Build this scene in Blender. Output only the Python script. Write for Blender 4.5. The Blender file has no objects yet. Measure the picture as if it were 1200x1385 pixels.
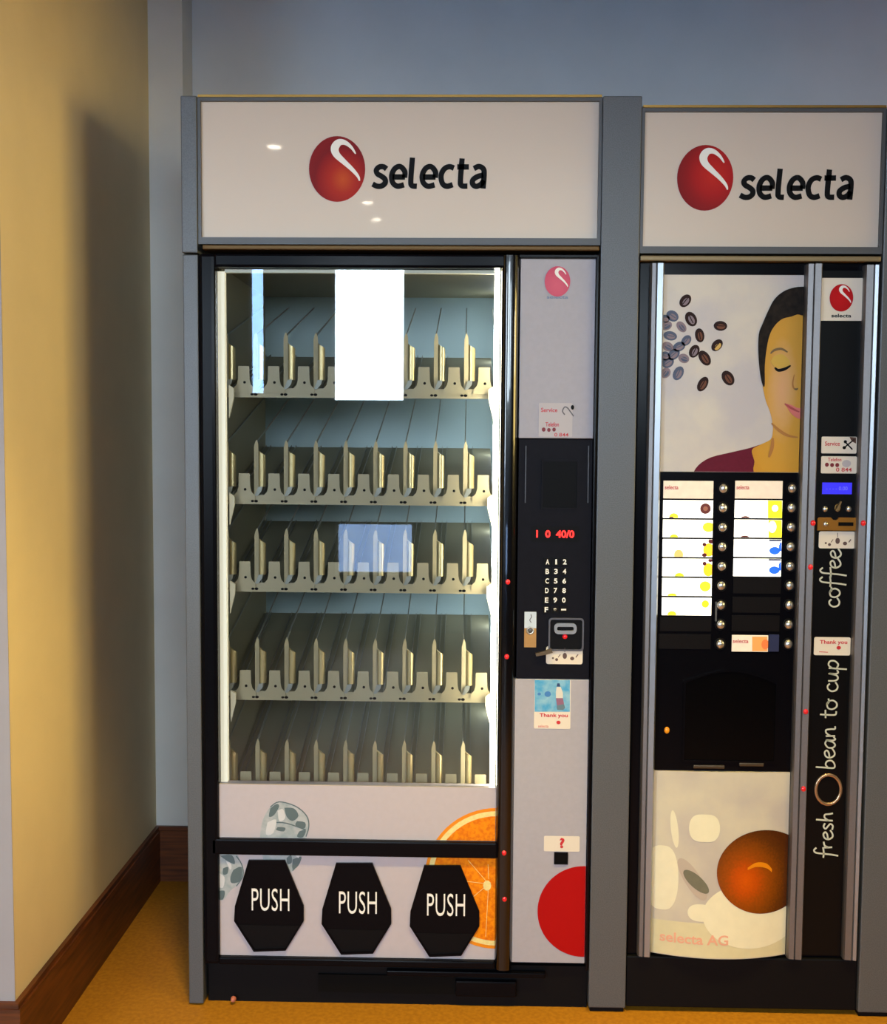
import bpy, bmesh, math, random
from mathutils import Vector, Matrix

# ------------------------------------------------------------------ camera, sky, lights, exposure
sc = bpy.context.scene
COL = sc.collection
random.seed(4)
W_PX, H_PX, F_PX = 1200.0, 1385.0, 1500.0
CAM = Vector((0.0, -2.6415, 1.4015))
YAW, PITCH, ROLL = -0.0218, 0.0678, -0.0070


def cam_axes():
    cy, sy, cp, sp = math.cos(YAW), math.sin(YAW), math.cos(PITCH), math.sin(PITCH)
    f = Vector((sy * cp, cy * cp, -sp)); r = Vector((cy, -sy, 0)); d = f.cross(r)
    cr, sr = math.cos(ROLL), math.sin(ROLL)
    return cr * r + sr * d, -sr * r + cr * d, f


AX_R, AX_D, AX_F = cam_axes()
cam = bpy.data.cameras.new('camera')
cam.sensor_fit = 'HORIZONTAL'; cam.sensor_width = 36.0
cam.lens = F_PX / W_PX * 36.0
cam.clip_start = 0.05; cam.clip_end = 200
cam_o = bpy.data.objects.new('camera', cam); COL.objects.link(cam_o)
m3 = Matrix((AX_R, -AX_D, -AX_F)).transposed()
cam_o.matrix_world = Matrix.Translation(CAM) @ m3.to_4x4()
sc.camera = cam_o

CEIL = 2.86
world = bpy.data.worlds.new('sky'); sc.world = world; world.use_nodes = True
wn = world.node_tree
bg = wn.nodes['Background']
bg.inputs['Color'].default_value = (0.72, 0.87, 1.0, 1); bg.inputs['Strength'].default_value = 28.0

sc.view_settings.view_transform = 'Standard'
sc.view_settings.look = 'None'
sc.view_settings.gamma = 1.0
sc.view_settings.use_curve_mapping = False
sc.view_settings.exposure = 0.10
sc.cycles.use_denoising = True
sc.cycles.max_bounces = 8
sc.cycles.transparent_max_bounces = 12
sc.cycles.caustics_reflective = False
sc.cycles.caustics_refractive = False


def spot(name, loc, power, color, half_deg, blend, radius, aim=None):
    l = bpy.data.lights.new(name, 'SPOT'); l.energy = power; l.color = color
    l.spot_size = math.radians(2 * half_deg); l.spot_blend = blend; l.shadow_soft_size = radius
    o = bpy.data.objects.new(name, l); COL.objects.link(o); o.location = loc
    if aim is not None:
        o.rotation_euler = (Vector(aim) - Vector(loc)).to_track_quat('-Z', 'Y').to_euler()
    return o


def portal(name, loc, sx, sy, rot):
    l = bpy.data.lights.new(name, 'AREA'); l.shape = 'RECTANGLE'; l.size = sx; l.size_y = sy
    l.cycles.is_portal = True
    o = bpy.data.objects.new(name, l); COL.objects.link(o); o.location = loc; o.rotation_euler = rot
    return o


WARM = (1.0, 0.73, 0.22)
spot('warm_wall_spot', (3.20, -0.65, 1.75), 130, WARM, 18, 0.8, 0.45, aim=(-0.972, -0.10, 1.38))
spot('warm_wall_spot', (3.20, -1.45, 1.75), 130, WARM, 18, 0.8, 0.45, aim=(-0.972, -0.10, 1.38))
spot('warm_wall_spot', (3.20, -2.60, 1.75), 140, WARM, 18, 0.8, 0.45, aim=(-0.972, -0.05, 1.38))
spot('warm_spot', (-0.30, -0.95, CEIL - .05), 150, WARM, 36, 0.6, 0.12)
spot('warm_spot', (0.60, -0.95, CEIL - .05), 150, WARM, 36, 0.6, 0.12)
spot('warm_spot', (1.50, -0.95, CEIL - .05), 130, WARM, 36, 0.6, 0.12)


# ------------------------------------------------------------------ helpers
def at(x, y, Y=0.0):
    """point of the plane Y = const seen at a photo pixel; used to read sizes off the photo"""
    d = AX_R * ((x - W_PX / 2) / F_PX) + AX_D * ((y - H_PX / 2) / F_PX) + AX_F
    return CAM + d * ((Y - CAM.y) / d.y)


def XZ(x, y, Y=0.0):
    p = at(x, y, Y); return (p.x, p.z)


def srgb(r, g, b):
    def c(v):
        v /= 255.0
        return v / 12.92 if v <= .04045 else ((v + .055) / 1.055) ** 2.4
    return (c(r), c(g), c(b), 1.0)


MATS = {}


def mat(name, col, rough=.5, metal=0.0, coat=0.0, emit=None, estr=0.0, noise=0.0, nscale=40.0, bump=0.0, bscale=300.0,
        col2=None, spec=.5):
    if name in MATS: return MATS[name]
    m = bpy.data.materials.new(name); m.use_nodes = True
    nt = m.node_tree; b = nt.nodes['Principled BSDF']
    b.inputs['Base Color'].default_value = col; b.inputs['Roughness'].default_value = rough
    b.inputs['Metallic'].default_value = metal; b.inputs['Coat Weight'].default_value = coat
    b.inputs['Coat Roughness'].default_value = .03; b.inputs['Specular IOR Level'].default_value = spec
    if emit:
        b.inputs['Emission Color'].default_value = emit; b.inputs['Emission Strength'].default_value = estr
    tc = None
    if noise or col2 or bump:
        tc = nt.nodes.new('ShaderNodeTexCoord')
    if noise or col2:
        n = nt.nodes.new('ShaderNodeTexNoise'); n.inputs['Scale'].default_value = nscale; n.inputs['Detail'].default_value = 4
        nt.links.new(tc.outputs['Object'], n.inputs['Vector'])
        mx = nt.nodes.new('ShaderNodeMix'); mx.data_type = 'RGBA'
        c2 = col2 or tuple(max(0, v * (1 - noise)) for v in col[:3]) + (1,)
        mx.inputs['A'].default_value = c2; mx.inputs['B'].default_value = col
        rm = nt.nodes.new('ShaderNodeMapRange'); rm.inputs['From Min'].default_value = .35; rm.inputs['From Max'].default_value = .65
        nt.links.new(n.outputs['Fac'], rm.inputs['Value'])
        nt.links.new(rm.outputs['Result'], mx.inputs['Factor'])
        nt.links.new(mx.outputs['Result'], b.inputs['Base Color'])
    if bump:
        n2 = nt.nodes.new('ShaderNodeTexNoise'); n2.inputs['Scale'].default_value = bscale
        nt.links.new(tc.outputs['Object'], n2.inputs['Vector'])
        bp = nt.nodes.new('ShaderNodeBump'); bp.inputs['Strength'].default_value = bump; bp.inputs['Distance'].default_value = .002
        nt.links.new(n2.outputs['Fac'], bp.inputs['Height']); nt.links.new(bp.outputs['Normal'], b.inputs['Normal'])
    MATS[name] = m
    return m


def mat_glass(name, tint=(1, 1, 1, 1)):
    if name in MATS: return MATS[name]
    m = bpy.data.materials.new(name); m.use_nodes = True; nt = m.node_tree
    nt.nodes.remove(nt.nodes['Principled BSDF'])
    out = nt.nodes['Material Output']
    t = nt.nodes.new('ShaderNodeBsdfTransparent'); t.inputs['Color'].default_value = tint
    g = nt.nodes.new('ShaderNodeBsdfGlossy'); g.inputs['Roughness'].default_value = 0.0
    f = nt.nodes.new('ShaderNodeFresnel'); f.inputs['IOR'].default_value = 1.5
    mx = nt.nodes.new('ShaderNodeMixShader')
    nt.links.new(f.outputs[0], mx.inputs[0]); nt.links.new(t.outputs[0], mx.inputs[1]); nt.links.new(g.outputs[0], mx.inputs[2])
    nt.links.new(mx.outputs[0], out.inputs['Surface'])
    MATS[name] = m
    return m


def mat_wood(name, c1, c2):
    m = mat(name, c1, .45)
    nt = m.node_tree; b = nt.nodes['Principled BSDF']
    tc = nt.nodes.new('ShaderNodeTexCoord'); mp = nt.nodes.new('ShaderNodeMapping')
    mp.inputs['Scale'].default_value = (3, 3, 45)
    n = nt.nodes.new('ShaderNodeTexNoise'); n.inputs['Scale'].default_value = 2.2; n.inputs['Detail'].default_value = 6
    cr = nt.nodes.new('ShaderNodeValToRGB')
    cr.color_ramp.elements[0].position = .35; cr.color_ramp.elements[0].color = c2
    cr.color_ramp.elements[1].position = .68; cr.color_ramp.elements[1].color = c1
    nt.links.new(tc.outputs['Object'], mp.inputs['Vector']); nt.links.new(mp.outputs[0], n.inputs['Vector'])
    nt.links.new(n.outputs['Fac'], cr.inputs[0]); nt.links.new(cr.outputs[0], b.inputs['Base Color'])
    return m


def mat_radial(name, stops, offset=(0, 0), rough=.3, coat=0.0, noise=0.0, nscale=200):
    """printed round gradient: Generated coordinates of a flat disc, colour by distance from a point of the print"""
    if name in MATS: return MATS[name]
    m = mat(name, stops[0][1], rough, coat=coat, spec=.2)
    nt = m.node_tree; b = nt.nodes['Principled BSDF']
    tc = nt.nodes.new('ShaderNodeTexCoord')
    sx = nt.nodes.new('ShaderNodeSeparateXYZ'); nt.links.new(tc.outputs['Generated'], sx.inputs[0])
    cb = nt.nodes.new('ShaderNodeCombineXYZ'); nt.links.new(sx.outputs['X'], cb.inputs['X']); nt.links.new(sx.outputs['Z'], cb.inputs['Y'])
    vm = nt.nodes.new('ShaderNodeVectorMath'); vm.operation = 'DISTANCE'
    nt.links.new(cb.outputs[0], vm.inputs[0]); vm.inputs[1].default_value = (.5 + offset[0], .5 + offset[1], 0)
    val = vm.outputs['Value']
    if noise:
        n = nt.nodes.new('ShaderNodeTexNoise'); n.inputs['Scale'].default_value = nscale; n.inputs['Detail'].default_value = 5
        nt.links.new(tc.outputs['Object'], n.inputs['Vector'])
        ma = nt.nodes.new('ShaderNodeMath'); ma.operation = 'MULTIPLY_ADD'; ma.inputs[1].default_value = noise
        sb = nt.nodes.new('ShaderNodeMath'); sb.operation = 'SUBTRACT'; sb.inputs[1].default_value = .5
        nt.links.new(n.outputs['Fac'], sb.inputs[0]); nt.links.new(sb.outputs[0], ma.inputs[0]); nt.links.new(val, ma.inputs[2])
        val = ma.outputs[0]
    cr = nt.nodes.new('ShaderNodeValToRGB')
    el = cr.color_ramp.elements
    while len(el) < len(stops): el.new(.5)
    for e, (p, c) in zip(el, stops): e.position = p; e.color = c
    nt.links.new(val, cr.inputs[0]); nt.links.new(cr.outputs[0], b.inputs['Base Color'])
    return m


ORG = Vector((0, 0, 0))


class MB:
    def __init__(self):
        self.v = []; self.f = []; self.mi = []

    def add(self, vs, fs, mi=0):
        k = len(self.v); self.v += [tuple(p) for p in vs]
        for f in fs: self.f.append([k + i for i in f]); self.mi.append(mi)
        return self

    def box(self, x0, x1, y0, y1, z0, z1, mi=0):
        v = [(x, y, z) for x in (x0, x1) for y in (y0, y1) for z in (z0, z1)]
        return self.add(v, [(0, 1, 3, 2), (4, 6, 7, 5), (0, 4, 5, 1), (2, 3, 7, 6), (0, 2, 6, 4), (1, 5, 7, 3)], mi)

    def prism(self, poly, y0, y1, mi=0):
        """polygon in (x, z) extruded along y"""
        n = len(poly)
        a = sum(poly[i][0] * poly[(i + 1) % n][1] - poly[(i + 1) % n][0] * poly[i][1] for i in range(n))
        if a < 0: poly = poly[::-1]
        v = [(x, y0, z) for x, z in poly] + [(x, y1, z) for x, z in poly]
        fs = [list(range(n)), list(range(2 * n - 1, n - 1, -1))]
        fs += [(i, i + n, (i + 1) % n + n, (i + 1) % n) for i in range(n)]
        return self.add(v, fs, mi)

    def column(self, prof, z0, z1, mi=0):
        """profile in (x, y) extruded along z"""
        n = len(prof)
        v = [(x, y, z0) for x, y in prof] + [(x, y, z1) for x, y in prof]
        fs = [list(range(n))[::-1], list(range(n, 2 * n))]
        fs += [(i, (i + 1) % n, (i + 1) % n + n, i + n) for i in range(n)]
        return self.add(v, fs, mi)

    def ribbon(self, pts, w, y0, y1, mi=0):
        """stroke in (x, z) of width w (number or list)"""
        n = len(pts); L = []; Rr = []
        for i, p in enumerate(pts):
            a = pts[max(0, i - 1)]; b = pts[min(n - 1, i + 1)]
            dx, dz = b[0] - a[0], b[1] - a[1]; l = math.hypot(dx, dz) or 1
            ww = (w[i] if isinstance(w, (list, tuple)) else w) / 2
            L.append((p[0] - dz / l * ww, p[1] + dx / l * ww)); Rr.append((p[0] + dz / l * ww, p[1] - dx / l * ww))
        for i in range(n - 1):
            q = [L[i], L[i + 1], Rr[i + 1], Rr[i]]
            v = [(x, y0, z) for x, z in q] + [(x, y1, z) for x, z in q]
            self.add(v, [(0, 1, 2, 3), (7, 6, 5, 4), (0, 4, 5, 1), (1, 5, 6, 2), (2, 6, 7, 3), (3, 7, 4, 0)], mi)
        return self

    def frame(self, outer, inner, y0, y1, mi=0):
        """closed ring between two (x, z) loops of the same length"""
        n = len(outer)
        v = [(x, y0, z) for x, z in outer] + [(x, y0, z) for x, z in inner] + [(x, y1, z) for x, z in outer] + [(x, y1, z) for x, z in inner]
        fs = []
        for i in range(n):
            j = (i + 1) % n
            fs += [(i, j, n + j, n + i), (2 * n + j, 2 * n + i, 3 * n + i, 3 * n + j), (i, 2 * n + i, 2 * n + j, j), (n + i, n + j, 3 * n + j, 3 * n + i)]
        return self.add(v, fs, mi)

    def dome(self, x, z, y, r, h, seg=16, rings=4, mi=0, rz=None):
        rz = rz or r
        v = []; fs = []
        for k in range(rings):
            a = k / rings * math.pi / 2
            for i in range(seg):
                t = 2 * math.pi * i / seg
                v.append((x + r * math.cos(a) * math.cos(t), y - h * math.sin(a), z + rz * math.cos(a) * math.sin(t)))
        v.append((x, y - h, z))
        for k in range(rings - 1):
            for i in range(seg):
                j = (i + 1) % seg
                fs.append((k * seg + i, k * seg + j, (k + 1) * seg + j, (k + 1) * seg + i))
        for i in range(seg): fs.append(((rings - 1) * seg + i, (rings - 1) * seg + (i + 1) % seg, len(v) - 1))
        fs.append(list(range(seg))[::-1])
        return self.add(v, fs, mi)

    def torus(self, x, z, y, rx, rz, t, seg=40, ts=8, mi=0):
        v = []; fs = []
        for i in range(seg):
            a = 2 * math.pi * i / seg
            for j in range(ts):
                b = 2 * math.pi * j / ts
                v.append((x + (rx + t * math.cos(b)) * math.cos(a), y + t * math.sin(b) * .7, z + (rz + t * math.cos(b)) * math.sin(a)))
        for i in range(seg):
            for j in range(ts):
                fs.append((i * ts + j, ((i + 1) % seg) * ts + j, ((i + 1) % seg) * ts + (j + 1) % ts, i * ts + (j + 1) % ts))
        return self.add(v, fs, mi)

    def build(self, name, mats, parent=None, bevel=0.0, smooth=False, org=None):
        o3 = ORG if org is None else org
        me = bpy.data.meshes.new(name)
        me.from_pydata([(x - o3.x, y - o3.y, z - o3.z) for x, y, z in self.v], [], self.f)
        if not isinstance(mats, (list, tuple)): mats = [mats]
        for m in mats: me.materials.append(m)
        me.polygons.foreach_set('material_index', self.mi)
        bm = bmesh.new(); bm.from_mesh(me)
        bmesh.ops.recalc_face_normals(bm, faces=bm.faces)
        if bevel:
            bmesh.ops.bevel(bm, geom=list(bm.edges), offset=bevel, segments=2, profile=.6, affect='EDGES', clamp_overlap=True)
        bm.to_mesh(me); bm.free()
        if smooth: me.polygons.foreach_set('use_smooth', [True] * len(me.polygons))
        ob = bpy.data.objects.new(name, me); COL.objects.link(ob)
        if parent is not None: ob.parent = parent
        else: ob.location = o3
        return ob


def rect(x0, x1, z0, z1): return [(x0, z0), (x1, z0), (x1, z1), (x0, z1)]


def rrect(x0, x1, z0, z1, r, n=4):
    out = []
    for cx, cz, a0 in ((x1 - r, z0 + r, -90), (x1 - r, z1 - r, 0), (x0 + r, z1 - r, 90), (x0 + r, z0 + r, 180)):
        for i in range(n + 1):
            a = math.radians(a0 + 90 * i / n); out.append((cx + r * math.cos(a), cz + r * math.sin(a)))
    return out


def ell(cx, cz, rx, rz, n=32, rot=0.0):
    c, s = math.cos(rot), math.sin(rot)
    return [(cx + rx * math.cos(2 * math.pi * i / n) * c - rz * math.sin(2 * math.pi * i / n) * s,
             cz + rx * math.cos(2 * math.pi * i / n) * s + rz * math.sin(2 * math.pi * i / n) * c) for i in range(n)]


def clip(poly, axis, lim, keep_less=True):
    out = []; n = len(poly)
    ins = lambda p: (p[axis] <= lim) if keep_less else (p[axis] >= lim)
    for i in range(n):
        a, b = poly[i], poly[(i + 1) % n]
        if ins(a): out.append(a)
        if ins(a) != ins(b):
            t = (lim - a[axis]) / (b[axis] - a[axis])
            out.append((a[0] + t * (b[0] - a[0]), a[1] + t * (b[1] - a[1])))
    return out


def spline(pts, sub=6):
    out = []; n = len(pts)
    for i in range(n - 1):
        p0, p1, p2, p3 = pts[max(i - 1, 0)], pts[i], pts[i + 1], pts[min(i + 2, n - 1)]
        for k in range(sub):
            t = k / sub
            out.append(tuple(.5 * (2 * p1[d] + (p2[d] - p0[d]) * t + (2 * p0[d] - 5 * p1[d] + 4 * p2[d] - p3[d]) * t * t + (3 * p1[d] - p0[d] - 3 * p2[d] + p3[d]) * t ** 3) for d in (0, 1)))
    out.append(tuple(pts[-1]))
    return out


def tag(o, label=None, cat=None, group=None, kind=None):
    if label: o['label'] = label
    if cat: o['category'] = cat
    if group: o['group'] = group
    if kind: o['kind'] = kind
    return o


def thing(name, label, cat, loc, group=None):
    o = bpy.data.objects.new(name, None); COL.objects.link(o); o.location = loc; o.empty_display_size = .1
    global ORG
    ORG = Vector(loc)
    return tag(o, label, cat, group)


def struct(name, mb, m, label=None, parent=None, bevel=0.0):
    global ORG
    ORG = Vector((0, 0, 0))
    o = mb.build(name, m, parent, bevel)
    if parent is None:
        tag(o, kind='structure')
    if label: o['label'] = label
    return o


def lettering(name, s, cx, cz, w, h, y, m, parent, bold=0.0, shear=0.0, depth=.0008, rot90=False, spacing=1.0):
    cu = bpy.data.curves.new(name, 'FONT'); cu.body = s; cu.align_x = 'CENTER'; cu.align_y = 'CENTER'
    cu.size = 1.0; cu.offset = bold; cu.shear = shear; cu.extrude = .01; cu.space_character = spacing; cu.resolution_u = 4
    t = bpy.data.objects.new(name, cu); COL.objects.link(t)
    dg = bpy.context.evaluated_depsgraph_get(); dg.update()
    me = bpy.data.meshes.new_from_object(t.evaluated_get(dg))
    bpy.data.objects.remove(t); bpy.data.curves.remove(cu)
    me.name = name
    xs = [v.co.x for v in me.vertices]; ys = [v.co.y for v in me.vertices]
    bx, by = (max(xs) + min(xs)) / 2, (max(ys) + min(ys)) / 2
    sx, sy = w / (max(xs) - min(xs)), h / (max(ys) - min(ys))
    for v in me.vertices:
        a, b, c = (v.co.x - bx) * sx, (v.co.y - by) * sy, v.co.z
        if rot90: a, b = -b, a
        v.co = (cx + a - ORG.x, y - (c + .01) / .02 * depth - ORG.y, cz + b - ORG.z)
    me.materials.clear(); me.materials.append(m)
    o = bpy.data.objects.new(name, me); COL.objects.link(o); o.parent = parent
    return o


# ------------------------------------------------------------------ materials
M_wall_left = mat('cream_wall_paint', srgb(226, 208, 166), .75, noise=.05, nscale=6, bump=.12)
M_wall_back = mat('grey_blue_wall_paint', srgb(224, 226, 224), .75, noise=.05, nscale=6, bump=.1)
M_ceil = mat('ceiling_white', srgb(205, 205, 200), .8)
M_room = mat('room_wall_paint', srgb(92, 94, 98), .8)
M_floor = mat('orange_floor_vinyl', srgb(180, 122, 24), .55, col2=srgb(160, 104, 14), nscale=90, bump=.05)
M_skirt = mat_wood('skirting_wood', srgb(112, 58, 20), srgb(70, 32, 10))
M_grey = mat('grey_metallic_paint', srgb(98, 101, 105), .45, .25, noise=.28, nscale=420, bump=.05, bscale=500)
M_greydark = mat('dark_grey_metal', srgb(92, 94, 96), .4, .3)
M_sign = mat('sign_acrylic', srgb(212, 197, 182), .35, coat=1.0, noise=.03, nscale=3)
M_signframe = mat('sign_frame_grey', srgb(80, 80, 82), .45, .3)
M_brass = mat('brass_trim', srgb(190, 150, 80), .3, .9)
M_bronze = mat('dark_bronze_ledge', srgb(92, 68, 34), .45, .6)
M_beige = mat('beige_ledge', srgb(134, 116, 84), .45, .5)
M_black = mat('gloss_black_plastic', srgb(8, 8, 13), .22, spec=.10)
M_stile = mat('gloss_black_stile', srgb(8, 8, 12), .18, coat=.8, spec=.3)
M_blackm = mat('matt_black_plastic', srgb(12, 12, 15), .5, spec=.12)
M_darkpanel = mat('charcoal_panel', srgb(20, 20, 28), .5, spec=.08, noise=.15, nscale=60)
M_pgrey = mat('pale_grey_panel', srgb(170, 167, 176), .45, spec=.3, noise=.04, nscale=80)
M_pwhite = mat('white_panel', srgb(190, 181, 186), .4, spec=.3, noise=.03, nscale=60)
M_cream = mat('cream_plastic', srgb(236, 228, 200), .5)
M_galv = mat('galvanised_grey', srgb(140, 142, 132), .5, .3, noise=.12, nscale=30)
M_side = mat('inner_side_olive', srgb(132, 126, 100), .55)
M_gold = mat('strip_pale_gold', srgb(196, 178, 128), .32, .55)
M_tab = mat('tab_cream', srgb(160, 148, 114), .5)
M_inner = mat('cabinet_inner_blue_grey', srgb(150, 172, 176), .55)
M_tray = mat('tray_grey_olive', srgb(134, 130, 108), .6)
M_hole = mat('hole_black', srgb(8, 7, 7), .7, spec=.1)
M_red = mat('print_red', srgb(172, 6, 8), .45, spec=.2)
M_redtext = mat('sticker_red', srgb(196, 40, 46), .5)
M_maroon = mat('sticker_maroon', srgb(120, 14, 30), .5)
M_ink = mat('ink_black', srgb(8, 8, 10), .5, spec=.1)
M_white = mat('white_ink', srgb(240, 238, 232), .5)
M_hand = mat('handwriting_cream', srgb(200, 202, 186), .5)
M_stick = mat('sticker_paper', srgb(224, 214, 198), .55)
M_stickplain = mat('sticker_clear_grey', srgb(186, 179, 181), .5)
M_silver = mat('silver_button', srgb(205, 204, 200), .28, .85)
M_alu = mat('brushed_aluminium', srgb(128, 124, 124), .45, .8, noise=.06, nscale=200)
M_alu2 = mat('polished_aluminium', srgb(158, 162, 168), .36, .85)
M_tube = mat('lit_tube', (1, 1, 1, 1), .5, emit=(1.0, 0.95, 0.74, 1), estr=21.0)
M_led = mat('red_led', (0, 0, 0, 1), .5, emit=(1.0, .015, .01, 1), estr=3.0)
M_lcd = mat('blue_lcd', (0, 0, 0, 1), .3, emit=(.045, .035, .95, 1), estr=1.0)
M_lcdtext = mat('lcd_text', (0, 0, 0, 1), .3, emit=(.16, .16, 1.0, 1), estr=1.0)
M_stud = mat('red_stud', srgb(200, 24, 34), .2, coat=1, emit=(.8, .01, .02, 1), estr=.35)
M_label_lit = mat('lit_label', (.9, .88, .8, 1), .4, emit=(1.0, .97, .86, 1), estr=1.25)
M_label_dim = mat('dim_glow_label', srgb(232, 214, 190), .4, emit=(1.0, .85, .66, 1), estr=.28, noise=.1, nscale=50)  # pale label face with a weak glow of its own
def lit(name, c, s=.9): return mat(name, c, .4, emit=c, estr=s)
M_glass = mat_glass('clear_glass')

# ------------------------------------------------------------------ room shell
LX, BY, NY, NICHE_Y, JX = -0.972, 0.756, -0.334, 0.876, -0.868
RX0, RX1, REAR = -3.4, 3.4, -5.2
struct('floor', MB().box(RX0 - .2, RX1 + .2, REAR - .2, 1.2, -.1, 0), M_floor)
struct('ceiling', MB().box(RX0 - .2, RX1 + .2, REAR - .2, 1.2, CEIL, CEIL + .1), M_ceil)
struct('wall_left', MB().box(LX - .12, LX, NY, BY, 0, CEIL), M_wall_left)
struct('wall_near_left', MB().box(RX0, LX - .12, NY, NY + .12, 0, CEIL).box(LX - .13, LX, NY - .0015, NY + .0005, 0, CEIL), mat('cool_light_wall_tone', srgb(168, 160, 160), .75, noise=.05, nscale=6))  # cooler light on this wall is put into its grey-pink colour
struct('wall_back', MB().box(LX - .12, JX, BY, 1.1, 0, CEIL).box(JX, RX1, NICHE_Y, 1.1, 0, CEIL), M_wall_back)
struct('trim_1', MB().box(JX, RX1, NICHE_Y - .02, NICHE_Y, CEIL - .035, CEIL), M_wall_back)

BH = .174
def skirting(name, poly, axis):
    mb = MB(); n = len(poly)
    return mb
struct('baseboard_left', MB().column([(LX, NY - .016), (LX + .016, NY - .016), (LX + .016, BY - .016), (LX, BY - .016)], 0, BH - .012)
       .column([(LX, NY - .012), (LX + .011, NY - .012), (LX + .011, BY - .011), (LX, BY - .011)], BH - .012, BH), M_skirt)
struct('baseboard_back', MB().box(LX, JX, BY - .016, BY, 0, BH - .012).box(LX, JX, BY - .011, BY, BH - .012, BH), M_skirt)
struct('baseboard_near', MB().box(RX0, LX, NY - .016, NY, 0, BH - .012).box(RX0, LX, NY - .011, NY, BH - .012, BH), M_skirt)

# far side of the room, behind the photographer (seen only as reflections): wall with a glazed door and a side light
def mirror(x, y):
    p = at(x, y, -REAR)
    return (p.x, p.z)
wu0, wu1 = mirror(447, 350), mirror(549, 545)
wl0, wl1 = mirror(452, 706), mirror(560, 780)
ws0, ws1 = mirror(333, 362), mirror(358, 535)
top_z = 2.66
holes = [(wu0[0], wu1[0], wu1[1], top_z), (wl0[0] - .0, wl1[0] - .0, wl1[1], wl0[1]), (ws0[0], ws1[0], ws1[1], top_z)]
holes += [(.24, 1.30, 1.72, 2.52), (-3.3, -2.15, 1.0, 2.66)]  # added openings: first shaped for the stile's glow, second for cool daylight
wins = [(1, holes[0]), (2, holes[1]), (3, holes[2]), (4, holes[3]), (6, holes[4])]
def wall_with_holes(y0, y1, x0, x1, z0, z1, hs):
    mb = MB()
    xs = sorted({x0, x1} | {h[0] for h in hs} | {h[1] for h in hs}); zs = sorted({z0, z1} | {h[2] for h in hs} | {h[3] for h in hs})
    for i in range(len(xs) - 1):
        for j in range(len(zs) - 1):
            cx, cz = (xs[i] + xs[i + 1]) / 2, (zs[j] + zs[j + 1]) / 2
            if any(h[0] < cx < h[1] and h[2] < cz < h[3] for h in hs): continue
            mb.box(xs[i], xs[i + 1], y0, y1, zs[j], zs[j + 1])
    return mb
struct('wall_rear', wall_with_holes(REAR - .15, REAR, RX0, RX1, 0, CEIL, holes), M_room)
M_winframe = mat('window_frame_white', srgb(225, 225, 225), .5)
for n, (x0, x1, z0, z1) in wins:
    w = struct('window_%d' % n, MB().frame(rect(x0, x1, z0, z1), rect(x0 + .02, x1 - .02, z0 + .02, z1 - .02), REAR - .1, REAR - .05), M_winframe)
    struct('pane', MB().box(x0 + .02, x1 - .02, REAR - .08, REAR - .074, z0 + .02, z1 - .02), M_glass if n != 3 else mat_glass('blue_tinted_glass', (.60, .74, .90, 1)), parent=w)
    portal('portal', ((x0 + x1) / 2, REAR - .16, (z0 + z1) / 2), x1 - x0, z1 - z0, (math.radians(90), 0, 0))
# right hand wall with a small added window, placed for a glow on the door stile
RW = (-2.7, -2.1, 1.72, 2.20)
mbw = MB()
mbw.box(RX1, RX1 + .15, REAR, RW[0], 0, CEIL).box(RX1, RX1 + .15, RW[1], 1.1, 0, CEIL)
mbw.box(RX1, RX1 + .15, RW[0], RW[1], 0, RW[2]).box(RX1, RX1 + .15, RW[0], RW[1], RW[3], CEIL)
struct('wall_right', mbw, M_room)
w4 = struct('window_5', MB().box(RX1 + .04, RX1 + .1, RW[0], RW[1], RW[2], RW[2] + .05).box(RX1 + .04, RX1 + .1, RW[0], RW[1], RW[3] - .05, RW[3])
            .box(RX1 + .04, RX1 + .1, RW[0], RW[0] + .05, RW[2], RW[3]).box(RX1 + .04, RX1 + .1, RW[1] - .05, RW[1], RW[2], RW[3]), M_winframe)
struct('pane', MB().box(RX1 + .068, RX1 + .074, RW[0] + .05, RW[1] - .05, RW[2] + .05, RW[3] - .05), M_glass, parent=w4)
portal('portal', (RX1 + .16, (RW[0] + RW[1]) / 2, (RW[2] + RW[3]) / 2), RW[3] - RW[2], RW[1] - RW[0], (0, math.radians(90), 0))
struct('wall_far_left', MB().box(RX0 - .15, RX0, REAR, NY + .12, 0, CEIL), M_room)
M_pave = mat('paving_outside', srgb(78, 100, 135), .8, noise=.2, nscale=2)
struct('ground_outside', MB().box(-30, 30, -50, REAR - .25, -.2, -.05).box(RX1 + .25, 30, REAR - .25, 20, -.2, -.05), M_pave)

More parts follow.
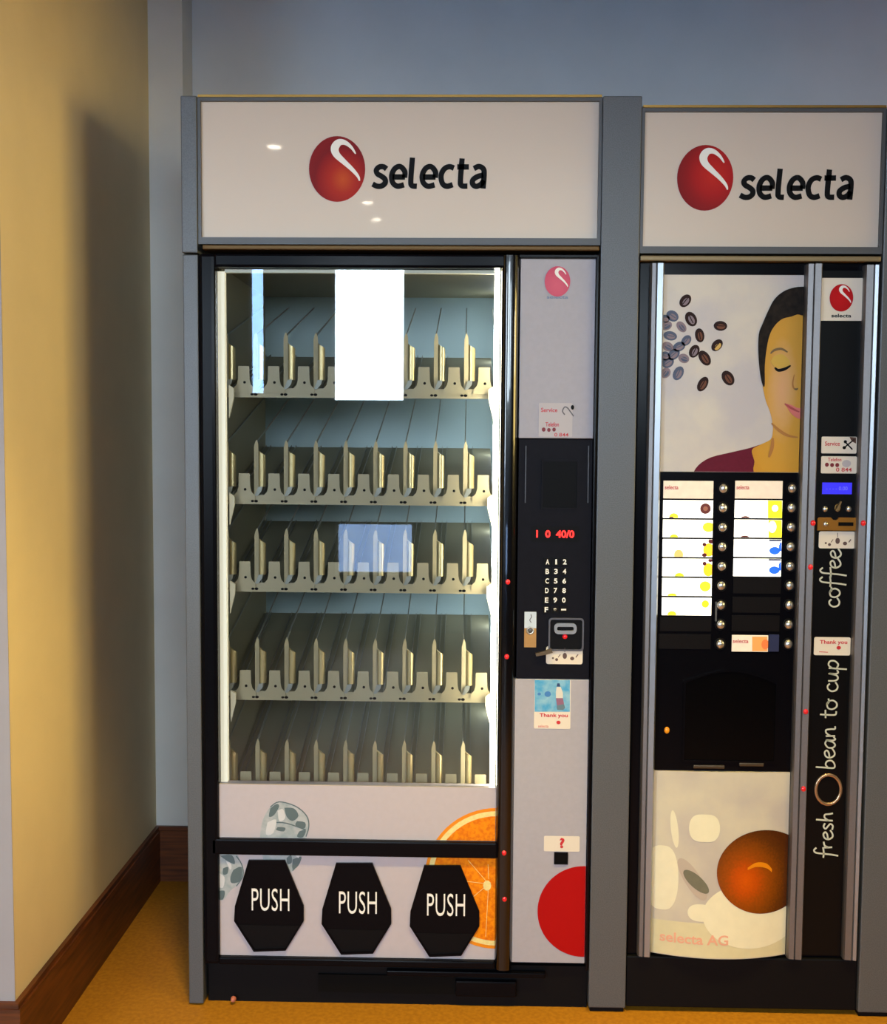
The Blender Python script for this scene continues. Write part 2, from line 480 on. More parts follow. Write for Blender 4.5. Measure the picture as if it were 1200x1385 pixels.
# ceiling downlights, mirrored in the glossy header sign
def ceil_spot(px, py):
    d = at(px, py, 1.0) - CAM; t = (CEIL - CAM.z) / d.z
    p = CAM + d * t
    return p.x, -p.y
M_lamp = mat('lamp_disc', (1, 1, 1, 1), .5, emit=(1.0, .9, .7, 1), estr=45)
for (px, py, where) in ((371, 196, 'nearest the snack machine'), (497, 272, 'further back in the room'), (520, 322, 'furthest back in the room')):
    x, y = ceil_spot(px, py)
    if y < REAR + .3: y = REAR + .3
    t = thing('downlight', 'round recessed ceiling downlight with white rim, ' + where, 'lamp', (x, y, CEIL - .012))
    seg = 24
    o_ = [(x + .05 * math.cos(2 * math.pi * i / seg), y + .05 * math.sin(2 * math.pi * i / seg)) for i in range(seg)]
    i_ = [(x + .036 * math.cos(2 * math.pi * i / seg), y + .036 * math.sin(2 * math.pi * i / seg)) for i in range(seg)]
    rim = MB(); v = [(a, b, CEIL - .012) for a, b in o_] + [(a, b, CEIL - .012) for a, b in i_] + [(a, b, CEIL) for a, b in o_] + [(a, b, CEIL) for a, b in i_]
    fs = []
    for i in range(seg):
        j = (i + 1) % seg
        fs += [(i, j, seg + j, seg + i), (i, 2 * seg + i, 2 * seg + j, j), (seg + i, seg + j, 3 * seg + j, 3 * seg + i)]
    rim.add(v, fs).build('rim', M_winframe, t)
    MB().column(i_, CEIL - .006, CEIL - .001).build('lamp_disc', M_lamp, t)

# ------------------------------------------------------------------ grey surround: three posts, two header signs
PD = .70      # depth of the housing
def post(label, x0, x1, ztop, joint, foot):
    t = thing('surround_post', label, 'post', ((x0 + x1) / 2, 0, 0), None)
    if joint:
        MB().box(x0, x1, -.012, PD, .004, 1.825).build('lower_panel', M_grey, t, .003)
        MB().box(x0 - .0015, x1, -.0135, PD, 1.829, ztop).build('upper_panel', M_grey, t, .003)
    else:
        MB().box(x0, x1, -.012, PD, .012, ztop).build('panel', M_grey, t, .003)
        MB().box(x0 + .004, x1 - .004, -.006, PD, 0, .012).build('foot', M_blackm, t)
    return t
post('narrow grey metal post at the left side of the snack machine', -.676, -.640, 2.19, True, False)
post('wide grey speckled metal post between the snack machine and the coffee machine', .3055, .3955, 2.19, False, True)
post('grey metal post at the right side of the coffee machine, cut by the frame', .959, 1.05, 2.165, False, True)

M_ball = mat_radial('logo_ball_red', [(0, srgb(196, 78, 24)), (.22, srgb(172, 36, 16)), (.42, srgb(142, 12, 12)), (.5, srgb(122, 6, 12)), (.62, srgb(130, 8, 12))],
                    (.10, -.16), rough=.5, noise=.10, nscale=700)
M_ball2 = mat_radial('logo_ball_dark', [(0, srgb(196, 34, 20)), (.3, srgb(172, 16, 16)), (.5, srgb(140, 8, 14)), (.7, srgb(120, 8, 14))], (.14, .06), rough=.5, noise=.10, nscale=700)
M_ball3 = mat_radial('logo_ball_pink', [(0, srgb(206, 70, 96)), (.5, srgb(196, 50, 84)), (.7, srgb(190, 44, 80))], (-.05, -.1))
M_ball4 = mat_radial('logo_ball_flat', [(0, srgb(196, 16, 22)), (.5, srgb(180, 10, 18)), (.7, srgb(160, 10, 18))], (0, 0))


def logo_ball(cx, cz, rx, rz, y, m, parent, halo=None):
    if halo: MB().prism(ell(cx, cz, rx * 1.035, rz * 1.03, 48), y - .0004, y).build('logo_rim', halo, parent)
    b = MB().prism(ell(cx, cz, rx, rz, 48), y - .0012, y).build('logo_ball', m, parent)
    # white s-shaped swoosh, in units of the ball's radii
    pts = spline([(.66, .46), (.50, .66), (.28, .80), (.06, .80), (-.08, .64), (-.02, .44), (.24, .22), (.52, .00), (.74, -.22), (.80, -.36)], 5)
    n = len(pts)
    ws = [rx * (.02 + .17 * math.sin(math.pi * min(1, max(0, (i + 1) / (n + 1)))) ** .8 + (.10 * math.exp(-((i / n - .42) / .16) ** 2))) for i in range(n)]
    MB().ribbon([(cx + a * rx, cz + b_ * rz) for a, b_ in pts], ws, y - .0018, y - .0012).build('logo_swoosh', M_white, parent)
    return b


GL = {
 's': (.74, [[(.62, .80), (.48, .89), (.30, .88), (.18, .75), (.24, .60), (.42, .50), (.58, .38), (.60, .22), (.46, .10), (.26, .09), (.06, .18)]]),
 'e': (.82, [[(.16, .47), (.70, .47)], [(.68, .44), (.67, .70), (.46, .90), (.24, .82), (.12, .55), (.18, .25), (.40, .09), (.68, .15)]]),
 'l': (.50, [[(.14, 1.27), (.14, .34), (.20, .12), (.42, .09)]]),
 'c': (.72, [[(.64, .84), (.44, .90), (.22, .80), (.11, .52), (.20, .20), (.40, .09), (.64, .16)]]),
 't': (.64, [[(.24, 1.24), (.24, .34), (.31, .12), (.56, .10)], [(.06, .89), (.56, .89)]]),
 'a': (.74, [[(.14, .82), (.34, .91), (.54, .82), (.60, .60), (.60, .00)], [(.58, .55), (.34, .50), (.14, .36), (.14, .18), (.30, .09), (.50, .18), (.60, .34)]]),
}
def brand_word(cx, cz, w, h, y, m, parent):
    """heavy rounded humanist lettering drawn with strokes"""
    mb = MB(); u = 0; strokes = []
    for ch in 'selecta':
        for q in GL[ch][1]:
            strokes.append([(u + a + .07 * b, b) for a, b in (spline(q, 8) if len(q) > 2 else q)])
        u += GL[ch][0]
    x0 = min(p[0] for q in strokes for p in q) - .1; x1 = max(p[0] for q in strokes for p in q) + .1
    sx, sz = w / (x1 - x0), h / 1.27
    for q in strokes:
        mb.ribbon([(cx + (a - (x0 + x1) / 2) * sx, cz - h / 2 + b * sz) for a, b in q], .225 * sz, y - .0008, y)
    o = mb.build('lettering', m, parent); o['kind'] = 'stuff'
    return o


def header(label, x0, x1, z0, z1, ball, word, bm, frame_m):
    t = thing('header_sign', label, 'sign', ((x0 + x1) / 2, 0, z0))
    MB().box(x0, x1, .02, PD - .05, z0, z1 - .004).build('housing', M_greydark, t)
    b = .007
    MB().frame(rect(x0, x1, z0, z1), rect(x0 + b, x1 - b, z0 + .016, z1 - .009), -.008, .02).build('frame', frame_m, t)
    MB().box(x0 + .002, x1 - .002, -.0115, .02, z1 - .001, z1 + .0045).build('top_edge_strip', M_brass, t)
    p = MB().box(x0 + b, x1 - b, .001, .019, z0 + .016, z1 - .009).build('sign_panel', M_sign, t)
    (ax, az), (bx, bz) = XZ(ball[0], ball[1]), XZ(ball[2], ball[3])
    logo_ball((ax + bx) / 2, (az + bz) / 2, (bx - ax) / 2, (az - bz) / 2, .001, bm, p)
    (ax, az), (bx, bz) = XZ(word[0], word[1]), XZ(word[2], word[3])
    brand_word((ax + bx) / 2, (az + bz) / 2, bx - ax, az - bz, .001, M_ink, p)
    return t
header('wide pale sign panel above the snack machine reading selecta with red ball logo', -.639, .3045, 1.850, 2.1885, (418, 184, 494, 273), (501, 213, 658, 255), M_ball, M_signframe)
header('narrower pale sign panel above the coffee machine reading selecta with dark red ball', .3965, .9575, 1.832, 2.165, (917, 196, 991, 285), (999, 228, 1154, 270), M_ball2, M_signframe)

# ------------------------------------------------------------------ snack machine
SX0, SX1 = -.6375, .3035
GX0, GX1, GZ0, GZ1 = -.600, .074, .553, 1.796
snack = thing('snack_machine', 'tall black glass fronted snack vending machine with empty trays and PUSH flaps', 'vending machine', ((SX0 + SX1) / 2, .3, 0))
IB = .63
cb = MB()
cb.box(SX0, GX0 - .004, .03, PD, .03, 1.832)                      # left side
cb.box(GX1 + .012, SX1, .05, PD, .03, 1.832)                      # right side with the electronics
cb.box(GX0 - .004, GX1 + .012, IB + .01, PD, .03, 1.832)          # back
cb.box(GX0 - .004, GX1 + .012, .03, IB + .01, 1.815, 1.832)       # top
cb.box(GX0 - .004, GX1 + .012, .03, IB + .01, .03, .46)           # bottom
cb.build('cabinet', M_blackm, snack)
MB().box(GX0 - .004, GX1 + .012, IB, IB + .01, .46, 1.815).build('inner_back', M_inner, snack)
MB().box(GX0 - .004, GX0 + .001, .05, IB, .46, 1.815).build('inner_side', M_side, snack)
MB().box(GX1 + .006, GX1 + .012, .05, IB, .46, 1.815).build('inner_side', M_side, snack)
MB().box(GX0 + .001, GX1 + .006, .05, IB, 1.806, 1.815).build('inner_top', M_side, snack)
MB().box(GX0 + .001, GX1 + .006, .05, IB, .46, .468).build('inner_floor', M_tray, snack)
# door: rounded gloss frame members around the window and beside the flaps
DZ0, DZ1 = .105, 1.828
def bar(x0, x1, z0, z1, name='door_frame', m=M_black, y0=-.014, bev=.008): return MB().box(x0, x1, y0, .028, z0, z1).build(name, m, snack, bev, smooth=False)
bar(SX0, GX0, DZ0, DZ1)
bar(GX0 - .002, .1175, GZ1, DZ1, bev=.006)
def round_stile(x0, x1, z0, z1, bulge):
    half = [(0, 0), (.04, .33), (.09, .56), (.16, .76), (.24, .89), (.33, .955), (.42, .985), (.5, 1.0)]
    full = spline(half + [(1 - a, b) for a, b in half[-2::-1]], 4)
    prof = [(x0, .028)] + [(x0 + (x1 - x0) * min(1, max(0, a)), -.004 - bulge * b) for a, b in full] + [(x1, .028)]
    return MB().column(prof, z0, z1).build('door_stile', M_stile, snack, smooth=False)
st = round_stile(GX1 + .001, .1165, DZ0, DZ1 - .003, .017)
bar(GX0 - .018, GX1 + .004, .381, .420, 'door_rail', bev=.004)
bar(GX0 - .0015, GX1 + .002, DZ0, .1235, 'door_rail', bev=.004)
bar(.1165, .2995, 1.8195, DZ1, 'door_rail', bev=.002)
bar(.2962, SX1, DZ0, DZ1, 'door_stile', bev=.003)
MB().box(SX0 + .01, SX1 - .002, -.018, .03, 1.836, 1.847).build('top_ledge', M_bronze, snack, .003)
# glass
MB().box(GX0, GX1, .006, .010, GZ0 - .004, GZ1).build('glass_pane', M_glass, snack)
# light strip and cream inner frame
MB().box(GX1 - .014, GX1 - .001, .016, .034, GZ0 - .03, GZ1 - .002).build('glow_strip', M_tube, snack)
M_rear_glow = mat('added_cool_glow', (1, 1, 1, 1), .5, emit=(0.84, 0.97, 1.0, 1), estr=9.0)
MB().box(GX1 - .004, GX1 + .004, .50, .53, GZ0 - .03, GZ1 - .01).build('added_rear_glow', M_rear_glow, snack)  # added cool glow that brightens the cabinet's back
MB().box(GX1 - .002, GX1 + .006, .012, .05, GZ0 - .03, GZ1).build('tube_holder', M_cream, snack)
MB().box(GX0 + .0005, GX0 + .017, .016, .034, GZ0 - .03, GZ1 - .006).build('glow_strip', mat('left_strip_added_glow', (.8, .76, .6, 1), .5, emit=(1.0, .90, .62, 1), estr=.5), snack)  # cream edge strip, brightened by an added glow of its own
MB().box(GX0 + .018, GX1 - .016, .014, .03, GZ1 - .009, GZ1 - .001).build('inner_frame', M_cream, snack)

# trays: one is built with its dividers and tabs, then copied
TY = .075
SL = math.tan(math.radians(13.5))
tx0, tx1 = at(304, 680, TY).x, at(668, 680, TY).x
lipz = [at(655, y, TY).z for y in (540, 685, 804, 951, 1088)]
pitch = (at(653.5, 670, TY).x - at(331, 670, TY).x) / 8
tab0 = at(331, 670, TY).x; div0 = at(304.2, 670, TY).x
K = at(101, 600, TY).x - at(100, 600, TY).x       # metres per pixel on the tray front
z1_ = lipz[0]
def build_tray(z):
    o3 = Vector((0, TY, z))
    L = .52
    mb = MB()
    # sloping floor, folded front lip
    prof = [(0, .001), (0, .024), (.003, .024), (.006, .012), (L, .012 + L * SL), (L, .004 + L * SL), (.006, .004), (.004, .001)]
    n = len(prof)
    v = [(tx0, TY + a, z + b) for a, b in prof] + [(tx1, TY + a, z + b) for a, b in prof]
    fs = [list(range(n)), list(range(2 * n - 1, n - 1, -1))]
    mb.add(v, fs, 0)
    for i in range(n):
        j = (i + 1) % n
        mb.add([v[i], v[j], v[j + n], v[i + n]], [(0, 1, 2, 3)], 1 if i in (0, 1, 7) else 0)
    for k in range(10):
        cx = div0 + pitch * k + .004
        mb.prism(ell(cx, z + .0085, .0048, .0034, 10), TY - .0006, TY + .0002, 2)
        mb.prism(ell(cx - .009, z + .0085, .004, .003, 10), TY - .0006, TY + .0002, 2)
    tr = mb.build('tray', [M_tray, M_tab, M_hole], snack, org=o3)
    tr.location = (0 - ORG.x, TY - ORG.y, z - ORG.z)
    # divider: tall front blade whose nose bends back into a long wire, and a shorter rounded strip beside it
    d0 = MB()
    x = div0
    def yz(pl, xa, xb, mi):
        n = len(pl)
        v = [(xa, TY + a, z + b) for a, b in pl] + [(xb, TY + a, z + b) for a, b in pl]
        d0.add(v, [list(range(n)), list(range(2 * n - 1, n - 1, -1))] + [(i, (i + 1) % n, (i + 1) % n + n, i + n) for i in range(n)], mi)
    up = [(0, .022), (0, .130), (.006, .146), (.018, .157), (.040, .162), (L - .02, .152 + L * SL)]
    dn = [(L - .02, .149 + L * SL), (.041, .158), (.021, .152), (.011, .142), (.006, .128), (.006, .022)]
    yz(up + dn, x + .003, x + .0055, 0)
    for q in (.010, .0235):                                # low guide rails on the tray floor
        yz([(.03, .012 + .03 * SL), (.03, .018 + .03 * SL), (L - .01, .018 + L * SL), (L - .01, .012 + L * SL)], x + q, x + q + .0014, 0)
    blade = [(.000, .022), (.000, .142), (.003, .154), (.006, .160), (.0095, .150), (.0105, .132), (.0105, .030), (.008, .022)]
    m = len(blade)
    v = [(x + a, TY - .004 + .3 * a, z + b) for a, b in blade] + [(x + a, TY - .002 + .3 * a, z + b) for a, b in blade]
    d0.add(v, [list(range(m)), list(range(2 * m - 1, m - 1, -1))] + [(i, (i + 1) % m, (i + 1) % m + m, i + m) for i in range(m)], 1)
    # rounded strip: half round in plan, stepped at the top
    NS = 8; c0, rr = x + .0185, .0085
    lo_, hi_ = [], []
    for i in range(NS + 1):
        a = math.pi * i / NS
        px_, py_ = c0 - rr * math.cos(a), TY + .006 - .010 * math.sin(a)
        lo_.append((px_, py_, z + .044)); hi_.append((px_, py_, z + .134 - .014 * i / NS))
    fs = [(i, i + 1, NS + 2 + i, NS + 1 + i) for i in range(NS)]
    d0.add(lo_ + hi_, fs + [list(range(NS + 1))[::-1], list(range(NS + 1, 2 * NS + 2))], 2)
    d0.prism([(x + .0015, z + .022), (x + .009, z + .022), (x + .019, z + .034), (x + .021, z + .045), (x + .010, z + .044)], TY - .007, TY - .004, 0)
    dv = d0.build('divider', [M_galv, M_tab, M_gold], tr, org=o3)
    # tab with hole
    cx = tab0
    tp = [(-.0265, .012), (.0265, .012), (.0265, .022), (.0175, .032), (.0145, .044), (.0135, .077), (-.0135, .077), (-.0145, .044), (-.0175, .032), (-.0265, .022)]
    tb = MB().prism([(cx + a, z + b) for a, b in tp], TY - .004, TY - .0015, 0).prism(ell(cx + .002, z + .0375, .0034, .0034, 12), TY - .0046, TY - .004, 1)
    tb = tb.build('tab', [M_tab, M_hole], tr, org=o3)
    for k in range(1, 10):
        c = dv.copy(); COL.objects.link(c); c.parent = tr; c.location = (pitch * k, 0, 0)
    for k in range(1, 9):
        c = tb.copy(); COL.objects.link(c); c.parent = tr; c.location = (pitch * k, 0, 0)
    return tr
tray0 = build_tray(z1_)
for z in lipz[1:]:
    c = tray0.copy(); COL.objects.link(c); c.parent = snack; c.location = (tray0.location.x, tray0.location.y, z - ORG.z)
    for ch in [o for o in COL.objects if o.parent == tray0]:
        d = ch.copy(); COL.objects.link(d); d.parent = c
# notched bracket ends beside every tray
for z in lipz:
    for s, xe in ((1, GX1 - .014), (-1, GX0 + .018)):
        w = .012 * s
        MB().prism([(xe, z + .03), (xe - w, z + .022), (xe - w, z - .001), (xe, z - .05)], .05, .060).build('bracket', M_cream, snack)

# ---- panel under the window, with printed ice cube and orange

M_rind = mat('orange_rind_print', srgb(236, 140, 16), .35)
M_pith = mat('orange_pith_print', srgb(246, 226, 150), .35, noise=.12, nscale=150)
M_flesh = mat('orange_flesh_print', srgb(246, 146, 6), .4, col2=srgb(224, 112, 4), nscale=120, spec=.3)

PY = -.002
bin_panel = MB().box(GX0, GX1 + .0005, PY, .028, .4205, GZ0).build('bin_panel', M_pwhite, snack)
FX0, FX1, FZ0, FZ1 = -.6175, .0775, .124, .381
flap_panel = MB().box(FX0, FX1, PY, .028, FZ0, FZ1 - .0005).build('flap_panel', M_pwhite, snack)

def clipr(poly, x0, x1, z0, z1):
    poly = clip(poly, 0, x1); poly = clip(poly, 0, x0, False); poly = clip(poly, 1, z1); poly = clip(poly, 1, z0, False)
    return poly
oc = XZ(672, 1188); orr = 100 * .00176
for parent, box_ in ((bin_panel, (GX0, GX1, .4215, GZ0 - .001)), (flap_panel, (FX0, FX1 - .001, FZ0 + .002, FZ1 - .003))):
    for nm, r, mm, dy in (('orange_rind', 1.0, M_rind, .0004), ('orange_pith', .955, M_pith, .0007), ('orange_flesh', .885, M_flesh, .0010)):
        MB().prism(clipr(ell(oc[0], oc[1], orr * r, orr * r, 64), *box_), PY - dy, PY).build(nm, mm, parent)
# segment membranes and the pale core, on the lower panel
sg = MB()
for k in range(9):
    a = math.radians(20 + 40 * k)
    p0 = (oc[0] - .018 + .012 * math.cos(a), oc[1] - .012 + .012 * math.sin(a)); p1 = (oc[0] + orr * .84 * math.cos(a), oc[1] + orr * .84 * math.sin(a))
    pts = [(p0[0] + (p1[0] - p0[0]) * i / 8, p0[1] + (p1[1] - p0[1]) * i / 8) for i in range(9)]
    pts = [p for p in pts if p[0] < FX1 - .003 and FZ0 + .004 < p[1] < FZ1 - .005]
    if len(pts) > 1: sg.ribbon(pts, .0010, PY - .0013, PY - .001)
sg.prism(ell(XZ(659, 1197)[0], XZ(659, 1197)[1], .010, .013, 10), PY - .0014, PY - .001)
sg.build('orange_core', M_pith, flap_panel)
def blob(cx, cy, rx, ry, n=18, jit=.08, seed=1, rot=0, power=.75):
    r = random.Random(seed); c, s = math.cos(rot), math.sin(rot); out = []
    for i in range(n):
        a = 2 * math.pi * i / n; k = 1 + r.uniform(-jit, jit)
        ca, sa = math.cos(a), math.sin(a)
        u = math.copysign(abs(ca) ** power, ca) * rx * k; w = math.copysign(abs(sa) ** power, sa) * ry * k
        out.append(XZ(cx + u * c - w * s, cy + u * s + w * c))
    return out
M_ice = [mat('ice_print', srgb(178, 182, 184), .4, col2=srgb(150, 162, 166), nscale=55, spec=.3), mat('ice_print_dark', srgb(92, 108, 112), .4, spec=.3), mat('ice_print_light', srgb(206, 206, 208), .4, spec=.3)]
def ice(parent, outline, darks, lights, edge, bx):
    mb = MB()
    mb.prism(clipr([XZ(a, b) for a, b in spline(outline + [outline[0]], 4)[:-1]], *bx), PY - .0004, PY, 0)
    for dy, mi, lst in ((.0007, 1, darks), (.0009, 2, lights)):
        for q in lst:
            pl_ = clipr([XZ(a, b) for a, b in spline(q + [q[0]], 3)[:-1]], *bx)
            if len(pl_) > 2: mb.prism(pl_, PY - dy, PY - .0004, mi)
    for e in edge:
        pl_ = [p for p in (XZ(a, b) for a, b in spline(e, 4)) if bx[0] < p[0] < bx[1] and bx[2] < p[1] < bx[3]]
        if len(pl_) > 1: mb.ribbon(pl_, .0026, PY - .0008, PY - .0004, 1)
    o = mb.build('ice_cube_print', M_ice, parent); o['kind'] = 'stuff'
UPB = (GX0 + .001, GX1, .4215, GZ0 - .001); LOB = (FX0 + .001, FX1, FZ0 + .001, FZ1 - .003)
cube = [(352, 1128), (356, 1108), (366, 1091), (378, 1083.5), (400, 1090), (415, 1103), (418.5, 1118), (412, 1140), (406, 1164), (396, 1178), (372, 1180), (356, 1160)]
ice(bin_panel, cube, [[(366, 1093), (374, 1087), (378, 1090), (371, 1102), (364, 1104)], [(385, 1092), (398, 1093), (404, 1103), (396, 1110), (388, 1104)], [(402, 1110), (413, 1112), (412, 1120), (400, 1116)], [(376, 1118), (386, 1119), (384, 1124), (374, 1122)], [(405, 1124), (414, 1122), (410, 1132), (402, 1131)]],
    [[(376, 1096), (383, 1094), (386, 1106), (378, 1110)], [(362, 1112), (374, 1108), (370, 1126), (360, 1128)]], [[(366, 1091), (378, 1084), (400, 1090), (415, 1103), (418, 1118), (413, 1134)], [(372, 1112), (388, 1113), (414, 1122)]], UPB)
ice(flap_panel, cube, [[(396, 1162), (408, 1158), (404, 1170), (396, 1175)], [(388, 1160), (394, 1156), (395, 1166), (389, 1168)]], [[(400, 1156), (406, 1154), (404, 1160)]], [[(411, 1145), (406, 1164), (396, 1177)]], LOB)
ice(flap_panel, [(286, 1154), (300, 1152), (318, 1153), (326, 1166), (330, 1182), (322, 1196), (312, 1204), (302, 1217), (292, 1212), (286, 1196)],
    [[(298, 1157), (314, 1156), (318, 1168), (308, 1164)], [(316, 1176), (327, 1172), (326, 1190), (314, 1194), (312, 1186)], [(302, 1174), (309, 1172), (308, 1181), (302, 1182)], [(291, 1206), (304, 1204), (302, 1216), (293, 1214)], [(288, 1166), (294, 1164), (293, 1172)]],
    [[(296, 1180), (304, 1186), (302, 1200), (294, 1196)], [(306, 1164), (313, 1168), (312, 1176)]], [[(318, 1155), (327, 1168), (329, 1184), (320, 1198)]], LOB)

# ---- three PUSH flaps
hexa = [(337, 1162), (386, 1162), (411.5, 1224), (411.5, 1244), (387, 1284), (344, 1285.5), (317.5, 1244), (318.5, 1224)]
for k, (dx, dy) in enumerate(((0, 0), (118, 4), (237, 7))):
    poly = [XZ(a + dx, b + dy) for a, b in hexa]
    cx = sum(p[0] for p in poly) / 8; cz = sum(p[1] for p in poly) / 8
    inn = [(cx + (a - cx) * .955, cz + (b - cz) * .955) for a, b in poly]
    f = MB().frame(poly, inn, PY - .006, PY).build('flap_rim', M_black, snack, 0)
    f.name = 'push_flap'
    zb = XZ(0, 1244 + dy)[1]; zt = max(p[1] for p in inn); zl = min(p[1] for p in inn)
    up = clip(inn, 1, zb, False); lo = clip(inn, 1, zb)
    MB().prism(up, PY - .0035, PY).build('upper_plate', M_black, f)
    # lower plate leans inwards to form the finger grip
    n = len(lo)
    v = [(a, PY - .0045 + .0035 * (zb - b) / (zb - zl), b) for a, b in lo] + [(a, PY, b) for a, b in lo]
    MB().add(v, [list(range(n)), list(range(2 * n - 1, n - 1, -1))] + [(i, (i + 1) % n, (i + 1) % n + n, i + n) for i in range(n)]).build('lower_plate', M_blackm, f)
    (ax, az), (bx, bz) = XZ(341 + dx, 1200 + dy), XZ(392 + dx, 1231 + dy)
    lettering('lettering', 'PUSH', (ax + bx) / 2, (az + bz) / 2, bx - ax, az - bz, PY - .0035, M_white, f, bold=-.004, spacing=1.05)

# ---- kick plate
kp = MB().box(SX0 + .004, SX1, .012, .06, .0, .104)
kp.build('kick_plate', M_blackm, snack)
MB().box(-.36, -.02, .006, .014, .03, .075).build('kick_recess', M_hole, snack)
MB().box(-.19, .20, -.004, .014, .0785, .092).build('kick_trim', M_black, snack, .003)
MB().box(-.02, .13, -.002, .014, .028, .068).build('kick_slot', M_black, snack, .004)
fx, fz = XZ(316, 1348)
MB().dome(fx, .012, .0, .007, .012).build('levelling_foot', mat('foot_pink', srgb(190, 110, 90), .5), snack)

# ---- control column
CY = -.004
tp_panel = MB().box(.1195, .2955, CY, .028, 1.3995, 1.8190).build('upper_panel', M_pgrey, snack, .0015)
lp_panel = MB().box(.1170, .2952, CY, .028, .1190, .8215).build('lower_panel', M_pgrey, snack, .0015)
kx0, kx1 = .120, .2955
keypad = MB().box(kx0, kx1, CY, .028, .8235, 1.3975).build('keypad_panel', M_darkpanel, snack, .002)
c = XZ(754, 381)
logo_ball(c[0], c[1], 17 * .00176, 20 * .00176, CY, M_ball3, tp_panel)
c = XZ(754, 402)
lettering('lettering', 'selecta', c[0], c[1], .050, .008, CY, mat('caption_blue', srgb(110, 130, 160), .5), tp_panel, bold=.01)
# sticker with red print, key picture and three dark dots
def sticker(parent, x0, y0, x1, y1, yy, items, m=None, r=.003):
    (ax, az), (bx, bz) = XZ(x0, y0, yy), XZ(x1, y1, yy)
    s = MB().prism(rrect(ax, bx, bz, az, r), yy - .0008, yy).build('sticker', m or M_stick, parent)
    mb = MB(); mats = []
    for it in items:
        if it[0] not in mats: mats.append(it[0])
        mi = mats.index(it[0]); kind = it[1]
        if kind == 'dot': mb.prism(ell(*XZ(it[2], it[3], yy), it[4] * .00176, it[5] * .00176, 12), yy - .0012, yy - .0008, mi)
        if kind == 'line': mb.ribbon([XZ(a, b, yy) for a, b in it[2]], it[3] * .00176, yy - .0012, yy - .0008, mi)
        if kind == 'poly': mb.prism([XZ(a, b, yy) for a, b in it[2]], yy - .0012, yy - .0008, mi)
    if mb.v: 
        pr = mb.build('sticker_print', mats, parent if parent.parent is None else parent)
    return s
def word(parent, s, x0, y0, x1, y1, yy, m, bold=.01, shear=0, rot=False):
    (ax, az), (bx, bz) = XZ(x0, y0, yy), XZ(x1, y1, yy)
    return lettering('lettering', s, (ax + bx) / 2, (az + bz) / 2, abs(bx - ax), abs(az - bz), yy - .0008, m, parent, bold=bold, shear=shear, depth=.0005, rot90=rot)
key_dark = mat('sticker_key_grey', srgb(96, 92, 98), .5)
sticker(tp_panel, 729, 545, 774, 591, CY, [
    (key_dark, 'line', spline([(764, 561), (761, 556), (764, 550.5), (768, 552), (771, 556), (776, 563)], 4), 1.6),
    (M_ink, 'dot', 774.5, 551, 2.2, 3.2), (M_maroon, 'dot', 735.5, 581, 2.6, 2.9), (M_maroon, 'dot', 742.5, 581.5, 2.4, 2.7), (M_maroon, 'dot', 749.5, 581, 2.4, 2.7)], m=M_stickplain)
word(tp_panel, 'Service', 732, 551.5, 754, 557.5, CY, M_redtext)
word(tp_panel, 'Telefon', 738, 571, 756, 577, CY, M_redtext)
word(tp_panel, '0 844', 750, 585.5, 769, 590.5, CY, M_redtext)
# keypad panel details
for xx in (711.5, 796):
    MB().ribbon([XZ(xx, 603), XZ(xx - 1, 680)], .0022, CY - .0015, CY).build('edge_rib', mat('rib_grey', srgb(66, 68, 78), .4), keypad)
(ax, az), (bx, bz) = XZ(735, 624), XZ(780, 687)
MB().frame(rect(ax - .004, bx + .004, bz - .004, az + .004), rect(ax, bx, bz, az), CY - .003, CY).build('screen_bezel', M_darkpanel, keypad)
MB().box(ax, bx, CY - .001, CY, bz, az).build('screen', mat('screen_black', srgb(6, 6, 9), .5, spec=.1), keypad)
(ax, az), (bx, bz) = XZ(719, 711), XZ(783, 733)
MB().box(ax, bx, CY - .0008, CY, bz, az).build('display_window', mat('display_black', srgb(12, 12, 16), .5, spec=.1), keypad)
lettering('display_digits', '1  0  40/0', XZ(751, 722)[0], XZ(751, 722)[1], .0905, .018, CY - .0008, M_led, keypad, bold=.03, depth=.0006)
rows = ['A12', 'B34', 'C56', 'D78', 'E90', 'F*-']
for j, row in enumerate(rows):
    for i, ch in enumerate(row):
        kx, kz = XZ(740.5 + 11.6 * i - .3 * j, 759.5 + 12.9 * j)
        k = MB().prism(rrect(kx - .0088, kx + .0088, kz - .0095, kz + .0095, .002, 2), CY - .0022, CY).build('key', M_blackm, keypad)
        w, h = (.0085, .0125)
        if ch == '1': w = .0042
        if ch == '*': w, h = .008, .008
        if ch == '-': w, h = .012, .004
        o = lettering('key_glyph', ch, kx, kz, w, h, CY - .0022, M_white, keypad, bold=.03, depth=.0005)
# lock sticker: pale top, gold lower plate, round lock
(ax, az), (bx, bz) = XZ(709.5, 827), XZ(725, 875)
zm = az - (az - bz) * .46
MB().box(ax, bx, CY - .001, CY, zm, az).build('lock_label', mat('label_pale_blue', srgb(196, 210, 224), .45), keypad)
MB().box(ax, bx, CY - .002, CY, bz, zm).build('lock_plate', mat('lock_plate_gold', srgb(184, 140, 84), .4, .4), keypad)
MB().torus((ax + bx) / 2, zm - .006, CY - .002, .0075, .0075, .0022, 20, 6).build('lock_ring', M_silver, keypad, smooth=True)
MB().dome((ax + bx) / 2, zm - .006, CY - .001, .006, .003).build('lock_core', M_greydark, keypad, smooth=True)
MB().ribbon([((ax + bx) / 2 + .001, az - .006), ((ax + bx) / 2 + .003, az - .012), ((ax + bx) / 2 - .002, az - .02), ((ax + bx) / 2 + .002, az - .026)], .002, CY - .0014, CY - .001).build('lock_label_print', key_dark, keypad)
